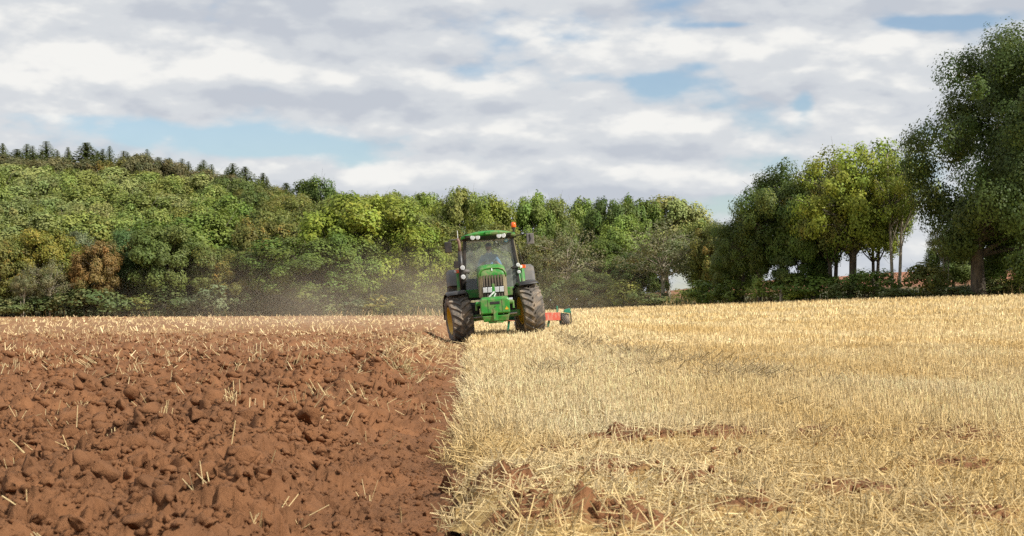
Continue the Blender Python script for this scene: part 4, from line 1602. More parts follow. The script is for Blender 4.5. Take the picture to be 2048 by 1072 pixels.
def tyre_mesh(name, Rt, w, lugs, lug_h, rim_r):
    mb = MB()
    h = w / 2
    rc = Rt - lug_h
    prof = [(-h * .62, rim_r), (-h * .92, rim_r + (rc - rim_r) * .25), (-h, rim_r + (rc - rim_r) * .55), (-h * .95, rc - .045), (-h * .8, rc - .015), (-h * .4, rc), (0, rc + .003),
            (h * .4, rc), (h * .8, rc - .015), (h * .95, rc - .045), (h, rim_r + (rc - rim_r) * .55), (h * .92, rim_r + (rc - rim_r) * .25), (h * .62, rim_r)]
    mb.lathe_x(prof, 56, closed=True)

    def P(x, th, r_):
        return (x, -r_ * math.cos(th), r_ * math.sin(th))
    for side in (-1, 1):
        for k in range(lugs):
            th0 = 2 * math.pi * (k + (.5 if side > 0 else 0)) / lugs
            st = []
            for t in (0, .25, .5, .75, .95, 1.08):
                x = side * (.012 + (h * .94) * min(t, 1.0))
                th = th0 + .34 * t ** .85 * (.68 / Rt)
                ro = Rt - .03 * (t ** 2.2)
                ri = rc - .03
                hw = (.036 + .014 * t) / Rt
                if t > 1:
                    ro = rc - .10
                    ri = rc - .14
                st.append([P(x, th - hw, ri), P(x, th + hw, ri), P(x, th + hw * .75, ro), P(x, th - hw * .75, ro)])
            mb.loft(st)
    return mb.mesh(name)


def rim_mesh(name, rim_r, w, out):
    """dished rim; `out` is the sign of the outer face"""
    mb = MB()
    h = w * .45
    o = out
    prof = [(o * h, rim_r + .012), (o * h, rim_r - .02), (o * h * .4, rim_r - .05), (o * .02, rim_r * .62), (o * (.06), rim_r * .42), (o * .06, .0)]
    mb.lathe_x(prof, 40)
    prof = [(-o * h, rim_r + .012), (-o * h, rim_r - .03), (-o * h * .3, rim_r - .05), (o * h * .4, rim_r - .06), ]
    mb.lathe_x(prof, 40)
    return mb.mesh(name, True)


def hub_mesh(name, out, r_):
    mb = MB()
    mb.lathe_x([(out * .06, r_), (out * .16, r_ * .9), (out * .17, 0)], 20)
    for k in range(8):
        a = 6.283 * k / 8
        c = Vector((out * .055, r_ * 1.35 * math.cos(a), r_ * 1.35 * math.sin(a)))
        mb.disc(c, (out, 0, 0), .018, .03, 6)
    return mb.mesh(name)


FT = tyre_mesh('front_tyre', .68, .60, 19, .048, .37)
RTY = tyre_mesh('rear_tyre', .96, .66, 22, .055, .50)
FRONT_ROLL = R(-4.0)
for side in (-1, 1):
    w = empty('front_wheel', (side * .985, 0, .68 + side * .985 * math.tan(-FRONT_ROLL)), (0, FRONT_ROLL, R(10.5)))
    w.parent = tractor
    link('tyre', FT, M['rubber'] if not FT.materials else None, w)
    link('rim', rim_mesh('rim', .37, .60, side), M['yellow'], w)
    link('hub', hub_mesh('hub', side, .13), M['yellow'], w)
for side in (-1, 1):
    w = empty('rear_wheel', (side * .96, 2.75, .955), (0, 0, 0))
    w.parent = tractor
    link('tyre', RTY, M['rubber'] if not RTY.materials else None, w)
    link('rim', rim_mesh('rim', .50, .66, side), M['yellow'], w)
    link('hub', hub_mesh('hub', side, .17), M['yellow'], w)


def T(mb, name, mat, smooth=False, bevel=0.0, parent=None, seg=2):
    return mb.build(name, M[mat], parent or tractor, smooth, bevel, seg)


# front mudguards: curved shells over the front wheels
for side in (-1, 1):
    zc = .68 + side * .985 * math.tan(-FRONT_ROLL)
    mb = MB()
    rings = []
    for a in np.linspace(R(62), R(178), 14):
        ro, ri = .80, .775
        w0, w1 = -.30, .30
        ring = []
        for (x, rr) in ((w0, ro - .06), (w0 + .06, ro), (w1 - .06, ro), (w1, ro - .06), (w1 - .02, ri - .06), (w1 - .07, ri), (w0 + .07, ri), (w0 + .02, ri - .06)):
            ring.append((x, -rr * math.cos(a), rr * math.sin(a)))
        rings.append(ring)
    mb.loft(rings)
    mg = T(mb, 'front_mudguard', 'black', True)
    mg.location = (side * .985, 0, zc)
    mg.rotation_euler = (0, FRONT_ROLL, R(10.5))
    mb = MB()
    mb.tube([(side * -.34, .1, .35), (side * -.36, .12, .62), (side * -.1, .12, .775)], .028, 8)
    st = mb.build('stay', M['black'], mg)

# front axle and chassis
mb = MB()
mb.hexa([(-.72, -.10, .56 - .04), (.72, -.10, .56 + .04), (.72, .12, .56 + .04), (-.72, .12, .56 - .04), (-.72, -.10, .74 - .04), (.72, -.10, .74 + .04), (.72, .12, .74 + .04), (-.72, .12, .74 - .04)])
T(mb, 'front_axle', 'green', bevel=.02)
mb = MB()
mb.box(-.22, .22, -1.05, 2.9, .55, 1.05)
mb.box(-.30, .30, .9, 3.0, .62, 1.25)
mb.box(-.95, .95, 2.62, 2.9, .86, 1.06)
T(mb, 'chassis', 'black', bevel=.02)
mb = MB()
mb.box(-.34, .34, -.75, .95, .95, 1.3)
T(mb, 'engine_block', 'black', bevel=.03)
for sx in (-1, 1):
    mb = MB()
    mb.box(sx * .56 - .16, sx * .56 + .16, .75, 1.7, .58, 1.05)
    T(mb, 'fuel_tank' if sx < 0 else 'battery_box', 'black', bevel=.05)
# steering rams / links, left visible between the wheels
mb = MB()
mb.tube([(-.62, -.2, .62), (.62, -.2, .68)], .03, 8)
T(mb, 'tie_rod', 'steel')

# bonnet
def bonnet_ring(y, w, zt, zb, crown):
    pts = []
    n = 14
    for k in range(n + 1):
        t = -1 + 2 * k / n
        ax = abs(t)
        x = w * math.copysign(1 - (1 - ax) ** 1.6 if ax < 1 else 1, t) if ax > .0 else 0
        x = w * (math.sin(t * math.pi / 2) * .96 + t * .04)
        z = zt - crown * ax ** 3.2
        pts.append((x, y, z))
    pts.append((w * 1.02, y, zb))
    pts.append((-w * 1.02, y, zb))
    return pts


mb = MB()
secs = [(-1.03, .295, 1.76, 1.74, .02), (-1.03, .305, 1.80, 1.70, .06), (-1.00, .335, 1.90, 1.66, .11), (-.94, .35, 1.97, 1.62, .13), (-.82, .36, 2.02, 1.55, .14), (-.5, .37, 2.055, 1.5, .15), (.2, .385, 2.08, 1.5, .16), (.93, .40, 2.10, 1.5, .17)]
mb.loft([bonnet_ring(*q) for q in secs])
bon = T(mb, 'bonnet', 'green', True)
es = bon.modifiers.new('es', 'EDGE_SPLIT')
es.split_angle = R(38)
# dusty cheeks framing the grille
for sx in (-1, 1):
    mb = MB()
    mb.hexa([(sx * .375, -.98, 1.16), (sx * .285, -1.035, 1.16), (sx * .30, -.5, 1.16), (sx * .40, -.5, 1.16),
             (sx * .372, -1.0, 1.74), (sx * .27, -1.045, 1.77), (sx * .29, -.5, 1.78), (sx * .39, -.5, 1.72)])
    T(mb, 'bonnet_cheek', 'dusty_frame', bevel=.02, parent=bon)
# dusty rim on the nose
mb = MB()
mb.tube([(-.372, -1.0, 1.70), (-.36, -1.005, 1.82), (-.30, -1.005, 1.90), (-.18, -.99, 1.945), (0, -.985, 1.955), (.18, -.99, 1.945), (.30, -1.005, 1.90), (.36, -1.005, 1.82), (.372, -1.0, 1.70)], .022, 8)
T(mb, 'bonnet_rim', 'green_dusty', True, parent=bon)
# grille box behind bars
mb = MB()
mb.box(-.29, .29, -.97, -.6, 1.17, 1.74)
T(mb, 'radiator_core', 'black', parent=bon)
bar = MB()
bar.hexa([(-.024, -1.03, 0), (.024, -1.03, 0), (.012, -.965, 0), (-.012, -.965, 0), (-.024, -1.045, .30), (.024, -1.045, .30), (.012, -.965, .30), (-.012, -.965, .30)])
barm = bar.mesh('grille_bar')
barm.materials.append(M['grille'])
for k in range(7):
    o = link('grille_bar', barm, None, bon)
    o.location = ((k - 3) * .078, 0, 1.46)
bar2 = MB()
bar2.hexa([(-.022, -1.02, 0), (.022, -1.02, 0), (.012, -.965, 0), (-.012, -.965, 0), (-.022, -1.03, .085), (.022, -1.03, .085), (.012, -.965, .085), (-.012, -.965, .085)])
bar2m = bar2.mesh('lower_grille_bar')
bar2m.materials.append(M['grille'])
for k in range(7):
    o = link('lower_grille_bar', bar2m, None, bon)
    o.location = ((k - 3) * .078, 0, 1.17)
# headlights: four square reflectors in a dark bezel
mb = MB()
mb.box(-.30, .30, -1.035, -.95, 1.265, 1.45)
T(mb, 'headlight_bezel', 'black', bevel=.012, parent=bon)
for x in (-.225, -.095, .095, .225):
    mb = MB()
    mb.box(x - .058, x + .058, -1.048, -1.02, 1.285, 1.432)
    h = T(mb, 'headlight', 'chrome', bevel=.012, parent=bon)
    mb.v, mb.f = [], []
mb = MB()
mb.hexa([(-.018, -1.03, 1.88), (.018, -1.03, 1.88), (.018, -.99, 1.885), (-.018, -.99, 1.885), (-.008, -1.01, 1.945), (.008, -1.01, 1.945), (.008, -.97, 1.945), (-.008, -.97, 1.945)])
T(mb, 'badge', 'white', parent=bon)

# front weight block with its tower bracket
wb = MB()
ring = []
def wring(y, x, z0, z1, c):
    return [(-x, y, z0), (x, y, z0), (x, y, z1 - c), (x - c, y, z1), (-x + c, y, z1), (-x, y, z1 - c)]
wb.loft([wring(-1.70, .385, .70, 1.15, .06), wring(-1.76, .395, .72, 1.12, .05), wring(-1.775, .37, .735, 1.09, .04)][::-1] + [wring(-1.30, .395, .70, 1.17, .06), wring(-1.12, .33, .72, 1.12, .06)])
wblock = T(wb, 'weight_block', 'green', bevel=.012)
mb = MB()
mb.hexa([(-.33, -1.70, .50), (.33, -1.70, .50), (.33, -1.2, .50), (-.33, -1.2, .50), (-.365, -1.75, .66), (.365, -1.75, .66), (.365, -1.2, .68), (-.365, -1.2, .68)])
T(mb, 'lower_weight', 'green', bevel=.02, parent=wblock)
mb = MB()
mb.box(-.06, .06, -1.79, -1.60, .52, .86)
T(mb, 'centre_rib', 'green', bevel=.01, parent=wblock)
mb = MB()
mb.box(-.13, .13, -1.785, -1.74, .96, 1.035)
T(mb, 'pin_slot', 'black', bevel=.008, parent=wblock)
mb = MB()
mb.disc((0, -1.80, .90), (0, 1, 0), .014, .03, 10)
T(mb, 'bolt_hole', 'black', parent=wblock)
mb = MB()
mb.box(-.20, .20, -1.70, -1.2, .455, .495)
T(mb, 'bottom_bar', 'green', bevel=.008, parent=wblock)
for x in (-.19, .19):
    mb = MB()
    mb.box(x - .004, x + .004, -1.781, -1.74, .76, 1.08)
    T(mb, 'panel_seam', 'black', parent=wblock)
mb = MB()
mb.add([(.27, -1.781, .80), (.35, -1.779, .80), (.35, -1.779, .835), (.325, -1.779, .85), (.31, -1.779, .90), (.295, -1.779, .85), (.27, -1.779, .835)], [tuple(range(7))])
T(mb, 'warning_decal', 'yellow', parent=wblock)
for sx in (-1, 1):
    mb = MB()
    mb.tube([(sx * .38, -1.45, 1.0), (sx * .50, -1.45, 1.0)], .06, 10)
    mb.tube([(sx * .50, -1.45, 1.03), (sx * .50, -1.45, .82)], .03, 8)
    T(mb, 'lifting_lug', 'green', bevel=.01, parent=wblock)
    mb = MB()
    mb.hexa([(sx * .30, -1.25, .62), (sx * .38, -1.25, .62), (sx * .30, -.3, .70), (sx * .22, -.3, .70), (sx * .30, -1.25, .78), (sx * .38, -1.25, .78), (sx * .30, -.3, .88), (sx * .22, -.3, .88)])
    T(mb, 'lift_arm', 'green', bevel=.015)
mb = MB()
mb.hexa([(-.05, -1.24, 1.10), (.05, -1.24, 1.10), (.05, -1.16, 1.10), (-.05, -1.16, 1.10), (-.035, -1.26, 1.52), (.035, -1.26, 1.52), (.035, -1.20, 1.52), (-.035, -1.20, 1.52)])
T(mb, 'top_link_bracket', 'green', bevel=.01)
mb = MB()
mb.tube([(-.13, -1.28, 1.17), (-.05, -1.29, 1.24), (.02, -1.28, 1.30)], .022, 8)
mb.tube([(.0, -1.28, 1.16), (.05, -1.28, 1.26)], .018, 8)
T(mb, 'chrome_pin', 'white')

# ---------------- cab
CY0, CY1 = .95, 2.55
ZB, ZT = 1.35, 2.90


def cx(z):           # half width of the cab at height z
    return .80 - .115 * (z - ZB) / (ZT - ZB)


mb = MB()
for sx in (-1, 1):
    pass
def pillar(x0, y0, z0, x1, y1, z1, wx, wy, name='pillar', mat='black'):
    m_ = MB()
    m_.hexa([(x0 - wx, y0 - wy, z0), (x0 + wx, y0 - wy, z0), (x0 + wx, y0 + wy, z0), (x0 - wx, y0 + wy, z0), (x1 - wx, y1 - wy, z1), (x1 + wx, y1 - wy, z1), (x1 + wx, y1 + wy, z1), (x1 - wx, y1 + wy, z1)])
    return T(m_, name, mat, bevel=.012)


for sx in (-1, 1):
    pillar(sx * (cx(ZB) - .02), CY0 + .05, ZB, sx * (cx(ZT) - .02), CY0 + .10, ZT, .042, .05)
    pillar(sx * cx(ZB), 1.75, ZB, sx * cx(ZT), 1.75, ZT, .028, .045)
    pillar(sx * (cx(ZB) - .02), CY1, ZB, sx * (cx(ZT) - .04), CY1 - .05, ZT, .04, .05)
# dusty trim on the right front pillar
pillar(cx(ZB) + .025, CY0 + .02, 1.9, cx(ZT) + .02, CY0 + .07, 2.78, .016, .02, 'pillar_trim', 'dusty_frame')
# floor, lower cab, dashboard
mb = MB()
mb.box(-.78, .78, 1.0, 2.55, 1.12, 1.36)
T(mb, 'cab_floor', 'black', bevel=.02)
mb = MB()
mb.box(-.80, .80, .92, 1.0, 1.18, 1.42)
T(mb, 'cab_sill', 'green', bevel=.02)
mb = MB()
mb.hexa([(-.32, 1.1, 1.36), (.32, 1.1, 1.36), (.26, 1.45, 1.36), (-.26, 1.45, 1.36), (-.27, 1.1, 2.0), (.27, 1.1, 2.0), (.2, 1.4, 2.06), (-.2, 1.4, 2.06)])
T(mb, 'dashboard', 'black', bevel=.03)
mb = MB()
mb.box(.35, .62, 1.5, 2.3, 1.36, 1.95)
T(mb, 'control_console', 'grey', bevel=.04)
# glass panes with thickness
def pane(name, p4, th):
    a = [Vector(p) for p in p4]
    n_ = (a[1] - a[0]).cross(a[3] - a[0]).normalized() * th
    m_ = MB()
    m_.add([*a], [(0, 1, 2, 3)])
    return T(m_, name, 'glass')


pane('windscreen', [(-(cx(1.42) - .05), CY0 + .03, 1.42), (cx(1.42) - .05, CY0 + .03, 1.42), (cx(ZT) - .05, CY0 + .08, ZT - .05), (-(cx(ZT) - .05), CY0 + .08, ZT - .05)], .006)
pane('rear_window', [(-(cx(1.75) - .05), CY1, 1.75), (cx(1.75) - .05, CY1, 1.75), (cx(ZT) - .06, CY1 - .05, ZT - .05), (-(cx(ZT) - .06), CY1 - .05, ZT - .05)], .006)
for sx in (-1, 1):
    pane('door_window', [(sx * cx(1.42), CY0 + .1, 1.42), (sx * cx(1.42), 1.72, 1.42), (sx * cx(ZT), 1.72, ZT), (sx * cx(ZT), CY0 + .14, ZT)], .006)
    pane('quarter_window', [(sx * cx(1.9), 1.8, 1.9), (sx * cx(1.9), CY1 - .06, 1.9), (sx * (cx(ZT) - .02), CY1 - .1, ZT), (sx * cx(ZT), 1.8, ZT)], .006)
mb = MB()
mb.box(-(cx(1.75)), cx(1.75), CY1 - .02, CY1 + .04, 1.36, 1.75)
T(mb, 'rear_panel', 'black', bevel=.01)

# roof: dark underside band with work lamps, green cap
def roof_ring(z, x, y0, y1, c):
    return [(-x + c, y0, z), (x - c, y0, z), (x, y0 + c, z), (x, y1 - c, z), (x - c, y1, z), (-x + c, y1, z), (-x, y1 - c, z), (-x, y0 + c, z)]
mb = MB()
mb.loft([roof_ring(ZT - .10, .70, .90, 2.62, .1), roof_ring(ZT - .02, .745, .80, 2.70, .12), roof_ring(ZT + .05, .76, .78, 2.72, .12)])
head = T(mb, 'roof_fascia', 'black', bevel=.01)
mb = MB()
def cap_ring(z, x, y0, y1):
    pts = []
    n = 10
    for k in range(n + 1):
        t = -1 + 2 * k / n
        pts.append((x * t, y0 + .10 * abs(t) ** 3, z - .085 * abs(t) ** 2.6))
    for k in range(n + 1):
        t = 1 - 2 * k / n
        pts.append((x * t, y1 - .10 * abs(t) ** 3, z - .085 * abs(t) ** 2.6))
    return pts
mb.loft([cap_ring(ZT + .035, .765, .76, 2.74), cap_ring(ZT + .085, .775, .745, 2.75), cap_ring(ZT + .125, .75, .78, 2.72), cap_ring(ZT + .155, .66, .95, 2.6)])
roof = T(mb, 'roof', 'green', True)
es = roof.modifiers.new('es', 'EDGE_SPLIT')
es.split_angle = R(50)
mb = MB()
mb.box(-.085, .085, .70, .95, ZT + .035, ZT + .13)
T(mb, 'roof_receiver', 'green', bevel=.015, parent=roof)
for x in (-.445, -.30, .30, .43):
    mb = MB()
    mb.disc((x, .86, ZT - .02), (0, -1, 0), .066, .085, 20)
    wl = T(mb, 'work_light', 'white', bevel=.006, parent=roof)
    mb = MB()
    mb.disc((x, .776, ZT - .02), (0, -1, 0), .05, .006, 20)
    T(mb, 'work_light_lens', 'chrome', parent=roof)
# wiper and sticker on the windscreen
mb = MB()
mb.tube([(.08, CY0 + .03, 2.83), (.28, CY0 + .0, 2.65), (.60, CY0 - .01, 2.38)], .011, 6)
wp = T(mb, 'wiper', 'black')
mb = MB()
mb.tube([(.19, CY0 - .01, 2.735), (.25, CY0 - .02, 2.68)], .02, 6)
T(mb, 'wiper_joint', 'white', parent=wp)
mb = MB()
mb.disc((.50, CY0 + .055, 2.74), (0, -1, 0), .05, .004, 18)
stk = T(mb, 'tax_sticker', 'blue_sticker')
mb = MB()
mb.disc((.50, CY0 + .050, 2.74), (0, -1, 0), .026, .004, 14)
T(mb, 'sticker_centre', 'white', parent=stk)

# beacon on its stalk
mb = MB()
mb.tube([(.72, 1.0, ZT - .02), (.74, 1.0, ZT + .13)], .02, 8)
mb.tube([(.74, 1.0, ZT + .13), (.74, 1.0, ZT + .19)], [.05, .055], 12)
bea = T(mb, 'beacon_stalk', 'black')
mb = MB()
mb.tube([(.74, 1.0, ZT + .19), (.74, 1.0, ZT + .22), (.74, 1.0, ZT + .30), (.74, 1.0, ZT + .335), (.74, 1.0, ZT + .345)], [.066, .074, .070, .05, .01], 16)
T(mb, 'beacon_lens', 'orange', True, parent=bea)

# mirrors
def mirror(sx, arm, c, hw, hh):
    m_ = MB()
    m_.tube(arm, .016, 8)
    a = T(m_, 'mirror_arm', 'black')
    m_ = MB()
    m_.hexa([(c[0] - hw, c[1] - .05, c[2] - hh), (c[0] + hw, c[1] - .05, c[2] - hh), (c[0] + hw, c[1] + .03, c[2] - hh), (c[0] - hw, c[1] + .03, c[2] - hh),
             (c[0] - hw, c[1] - .05, c[2] + hh), (c[0] + hw, c[1] - .05, c[2] + hh), (c[0] + hw, c[1] + .03, c[2] + hh), (c[0] - hw, c[1] + .03, c[2] + hh)])
    b = T(m_, 'mirror_housing', 'black' if sx < 0 else 'grey', bevel=.02, parent=a)  # right housing coloured grey for the sun it catches; left stays black
    return a


mirror(-1, [(-.70, 1.0, 2.83), (-.85, .92, 2.86), (-1.10, .86, 2.86), (-1.14, .86, 2.80)], (-1.15, .85, 2.66), .10, .155)
mirror(1, [(.70, 1.0, 2.80), (.85, .92, 2.86), (1.05, .86, 2.885), (1.17, .86, 2.87), (1.19, .86, 2.80)], (1.18, .85, 2.73), .105, .155)
mb = MB()
mb.tube([(1.17, .79, 2.86), (1.19, .785, 2.75), (1.16, .785, 2.66)], .016, 6)
T(mb, 'mirror_bracket', 'black')
# square black lamp box on the exhaust side
mb = MB()
mb.tube([(-.80, 1.0, 2.15), (-.95, 1.0, 2.15)], .015, 6)
mb.box(-1.03, -.89, .95, 1.05, 2.06, 2.26)
T(mb, 'side_lamp_box', 'black', bevel=.015)

# exhaust: heat shield, bright tail pipe with cut tip, intake elbow
mb = MB()
mb.tube([(-.83, .72, 1.35), (-.83, .72, 2.05), (-.83, .72, 2.52)], [.075, .075, .068], 14)
ex = T(mb, 'exhaust_muffler', 'black', True)
mb = MB()
mb.tube([(-.83, .72, 2.50), (-.83, .72, 2.70), (-.84, .72, 2.80), (-.88, .74, 2.88)], [.042, .042, .042, .044], 12)
T(mb, 'tail_pipe', 'rust', True, parent=ex)
mb = MB()
mb.tube([(-.80, .72, 1.92), (-.72, .72, 1.95), (-.60, .74, 1.93)], [.06, .065, .06], 10)
T(mb, 'exhaust_elbow', 'grey', True, parent=ex)
mb = MB()
mb.tube([(-.86, 1.0, 2.86), (-.86, 1.0, 3.12)], [.012, .009], 6)
T(mb, 'aerial', 'white')

# lamps on the flanks
def round_lamp(c, r_, name='side_lamp'):
    m_ = MB()
    m_.disc(c, (0, 1, 0), r_, .08, 18)
    a = T(m_, name, 'white', bevel=.006)
    m_ = MB()
    m_.disc((c[0], c[1] - .006, c[2]), (0, 1, 0), r_ * .75, .01, 16)
    T(m_, 'lens', 'chrome', parent=a)


round_lamp((-.79, .60, 2.05), .066)
round_lamp((-.79, .60, 1.79), .066)
round_lamp((.78, .85, 2.02), .055)
round_lamp((.79, .85, 1.82), .05)
mb = MB()
mb.hexa([(.60, .86, 1.92), (.80, .86, 1.94), (.80, 1.0, 1.94), (.60, 1.0, 1.92), (.58, .86, 1.98), (.80, .86, 2.02), (.80, 1.0, 2.02), (.58, 1.0, 1.98)])
T(mb, 'lamp_bracket', 'black', bevel=.012)
# handrail on the far side of the screen
mb = MB()
mb.tube([(.74, .90, 2.62), (.80, .86, 2.60), (.86, .86, 2.30), (.95, .86, 2.02), (.95, .88, 1.95)], .013, 6)
T(mb, 'handrail', 'black')

# rear mudguards: green inner flank with dark outer skin
for sx in (-1, 1):
    mb = MB()
    rings = []
    for a in np.linspace(R(35), R(150), 14):
        ring = []
        for (x, rr) in ((.80, 1.10), (1.20, 1.10), (1.28, 1.03), (1.27, 1.0), (1.19, 1.07), (.80, 1.07)):
            ring.append((sx * x, 2.75 - rr * math.cos(a), .955 + rr * math.sin(a)))
        rings.append(ring)
    mb.loft(rings)
    rm = T(mb, 'rear_mudguard', 'grey', True)
    e2 = rm.modifiers.new('es', 'EDGE_SPLIT')
    e2.split_angle = R(40)
    mb = MB()
    mb.hexa([(sx * .78, 1.7, 1.2), (sx * 1.0, 1.75, 1.2), (sx * 1.0, 2.7, 1.2), (sx * .78, 2.7, 1.2), (sx * .80, 1.9, 2.02), (sx * .98, 1.95, 2.0), (sx * .98, 2.7, 2.05), (sx * .80, 2.7, 2.05)])
    T(mb, 'mudguard_flank', 'green', bevel=.03, parent=rm)
    mb = MB()
    mb.tube([(sx * .89, 1.74, 1.25), (sx * .90, 1.86, 1.96)], .012, 6)
    T(mb, 'door_seam', 'black', parent=rm)
    mb = MB()
    mb.box(sx * .95 - .07, sx * .95 + .07, 1.72, 1.82, 1.93, 2.03)
    il = T(mb, 'indicator', 'orange', bevel=.02)
    mb = MB()
    xi = sx * .95 - .055
    mb.box(xi - .03, xi + .03, 1.70, 1.73, 1.945, 2.015)
    T(mb, 'marker_lens', 'white', bevel=.008, parent=il)
# cab steps
mb = MB()
for k, z in enumerate((.55, .82, 1.08)):
    mb.box(.72, .98, 1.0, 1.5, z, z + .04)
mb.box(.97, 1.0, 1.0, 1.04, .5, 1.2)
T(mb, 'cab_steps', 'black', bevel=.008)

# seat and steering wheel
mb = MB()
mb.box(-.25, .25, 1.85, 2.30, 1.62, 1.76)
mb.hexa([(-.24, 2.24, 1.72), (.24, 2.24, 1.72), (.24, 2.36, 1.72), (-.24, 2.36, 1.72), (-.20, 2.36, 2.42), (.20, 2.36, 2.42), (.20, 2.46, 2.42), (-.20, 2.46, 2.42)])
mb.box(-.15, .15, 1.95, 2.2, 1.36, 1.62)
T(mb, 'seat', 'seat', bevel=.05, seg=3)
SW = Vector((0, 1.55, 2.10))
mb = MB()
tilt = R(35)
ringp = []
for k in range(25):
    a = 2 * math.pi * k / 24
    ringp.append((.20 * math.cos(a), SW.y + .20 * math.sin(a) * math.cos(tilt), SW.z + .20 * math.sin(a) * math.sin(tilt)))
mb.tube(ringp, .016, 8, cap=False)
for a in (R(90), R(210), R(330)):
    mb.tube([tuple(SW), (.2 * math.cos(a), SW.y + .2 * math.sin(a) * math.cos(tilt), SW.z + .2 * math.sin(a) * math.sin(tilt))], .012, 6)
mb.tube([(0, 1.32, 1.75), tuple(SW)], .03, 8)
T(mb, 'steering_wheel', 'black', True)

# ================================================================== DRIVER (sits in the cab, a thing of its own)
def capsule(mb, a, b, ra, rb, n=12):
    a, b = Vector(a), Vector(b)
    d = (b - a)
    L = d.length
    d = d.normalized() if L > 1e-6 else Vector((0, 0, 1))
    pts, rad = [], []
    for k in range(5):
        t = math.pi / 2 * (1 - k / 4)
        pts.append(a - d * ra * math.sin(t))
        rad.append(max(ra * math.cos(t), .0015))
    for k in range(5):
        t = math.pi / 2 * (k / 4)
        pts.append(b + d * rb * math.sin(t))
        rad.append(max(rb * math.cos(t), .0015))
    mb.tube(pts, rad, n)


def flesh(mb, name, mat, parent, voxel):
    o = mb.build(name, M[mat], parent, True)
    m_ = o.modifiers.new('remesh', 'REMESH')
    m_.mode = 'VOXEL'
    m_.voxel_size = voxel
    m_.use_smooth_shade = True
    sm = o.modifiers.new('smooth', 'SMOOTH')
    sm.factor = .5
    sm.iterations = 3
    return o


HEAD = Vector((.0, 2.06, 2.62))
body = MB()
# head: skull, jaw, nose, ears, neck
body.sphere(HEAD, .105, 16, 12, (.80, 1.0, 1.15))
capsule(body, HEAD + Vector((0, -.045, -.07)), HEAD + Vector((0, -.05, -.085)), .055, .045)
capsule(body, HEAD + Vector((0, -.10, .01)), HEAD + Vector((0, -.118, -.025)), .012, .017)
for sx in (-1, 1):
    body.sphere(HEAD + Vector((sx * .085, .01, -.01)), .03, 8, 6, (.45, .8, 1.1))
capsule(body, HEAD + Vector((0, .01, -.07)), (0, 2.10, 2.42), .055, .06)
capsule(body, (0, 2.12, 2.38), (0, 2.12, 1.86), .10, .13)              # trunk
capsule(body, (-.12, 2.12, 2.28), (.12, 2.12, 2.28), .11, .11)
capsule(body, (-.08, 2.12, 1.85), (.08, 2.12, 1.85), .13, .13)
for sx in (-1, 1):
    sh = Vector((sx * .185, 2.12, 2.34))
    el = Vector((sx * .30, 1.90, 2.08))
    wr = Vector((sx * .205, 1.62, 2.135))
    capsule(body, sh, el, .056, .045)
    capsule(body, el, wr, .043, .028)
    # hand closed on the wheel rim: palm, four fingers over the rim, thumb along the inner side
    palm = Vector((sx * .198, 1.575, 2.150))
    capsule(body, wr, palm, .028, .034)
    for k, (dy, ln) in enumerate(((.024, .95), (.008, 1.05), (-.010, 1.0), (-.026, .8))):
        kn = palm + Vector((sx * .012, dy - .012, .022))
        m1 = kn + Vector((sx * .014, -.024 * ln, .004))
        m2 = m1 + Vector((-sx * .006, -.012 * ln, -.022 * ln))
        m3 = m2 + Vector((-sx * .018, .006, -.012))
        capsule(body, kn, m1, .0095, .009, 8)
        capsule(body, m1, m2, .009, .0085, 8)
        capsule(body, m2, m3, .0085, .0075, 8)
    t0 = palm + Vector((-sx * .025, .012, .006))
    t1 = t0 + Vector((-sx * .018, -.020, .014))
    t2 = t1 + Vector((sx * .004, -.024, .002))
    capsule(body, t0, t1, .0115, .010, 8)
    capsule(body, t1, t2, .010, .0085, 8)
    # legs
    hip = Vector((sx * .10, 2.10, 1.84))
    kn = Vector((sx * .17, 1.66, 1.86))
    an = Vector((sx * .17, 1.55, 1.44))
    capsule(body, hip, kn, .085, .06)
    capsule(body, kn, an, .055, .038)
    capsule(body, an + Vector((0, .03, -.03)), an + Vector((0, -.12, -.035)), .036, .032)
person = flesh(body, 'person', 'skin', None, .009)
person.matrix_world = TM
person.location = TM.to_translation()
person.rotation_euler = (0, ROLL, YAW)
tag(person, 'driver in a blue shirt and dark cap seated at the tractor wheel', 'person')
sh_ = MB()
capsule(sh_, (0, 2.12, 2.39), (0, 2.12, 1.86), .112, .145)
capsule(sh_, (-.13, 2.12, 2.28), (.13, 2.12, 2.28), .125, .125)
capsule(sh_, (-.09, 2.12, 1.87), (.09, 2.12, 1.87), .14, .14)
for sx in (-1, 1):
    sh = Vector((sx * .185, 2.12, 2.34))
    el = Vector((sx * .30, 1.90, 2.08))
    capsule(sh_, sh, el, .072, .060)
    capsule(sh_, el, el.lerp(Vector((sx * .205, 1.62, 2.135)), .25), .058, .052)
flesh(sh_, 'shirt', 'shirt', person, .012)
tr_ = MB()
capsule(tr_, (-.08, 2.12, 1.84), (.08, 2.12, 1.84), .143, .143)
for sx in (-1, 1):
    capsule(tr_, (sx * .10, 2.10, 1.84), (sx * .17, 1.66, 1.86), .10, .075)
    capsule(tr_, (sx * .17, 1.66, 1.86), (sx * .17, 1.56, 1.48), .072, .06)
flesh(tr_, 'trousers', 'trousers', person, .013)
for sx in (-1, 1):
    bt = MB()
    capsule(bt, (sx * .17, 1.59, 1.41), (sx * .17, 1.42, 1.40), .045, .042)
    capsule(bt, (sx * .17, 1.58, 1.42), (sx * .17, 1.56, 1.50), .047, .05)
    flesh(bt, 'boot', 'black', person, .012)
cap = MB()
prof_r = []
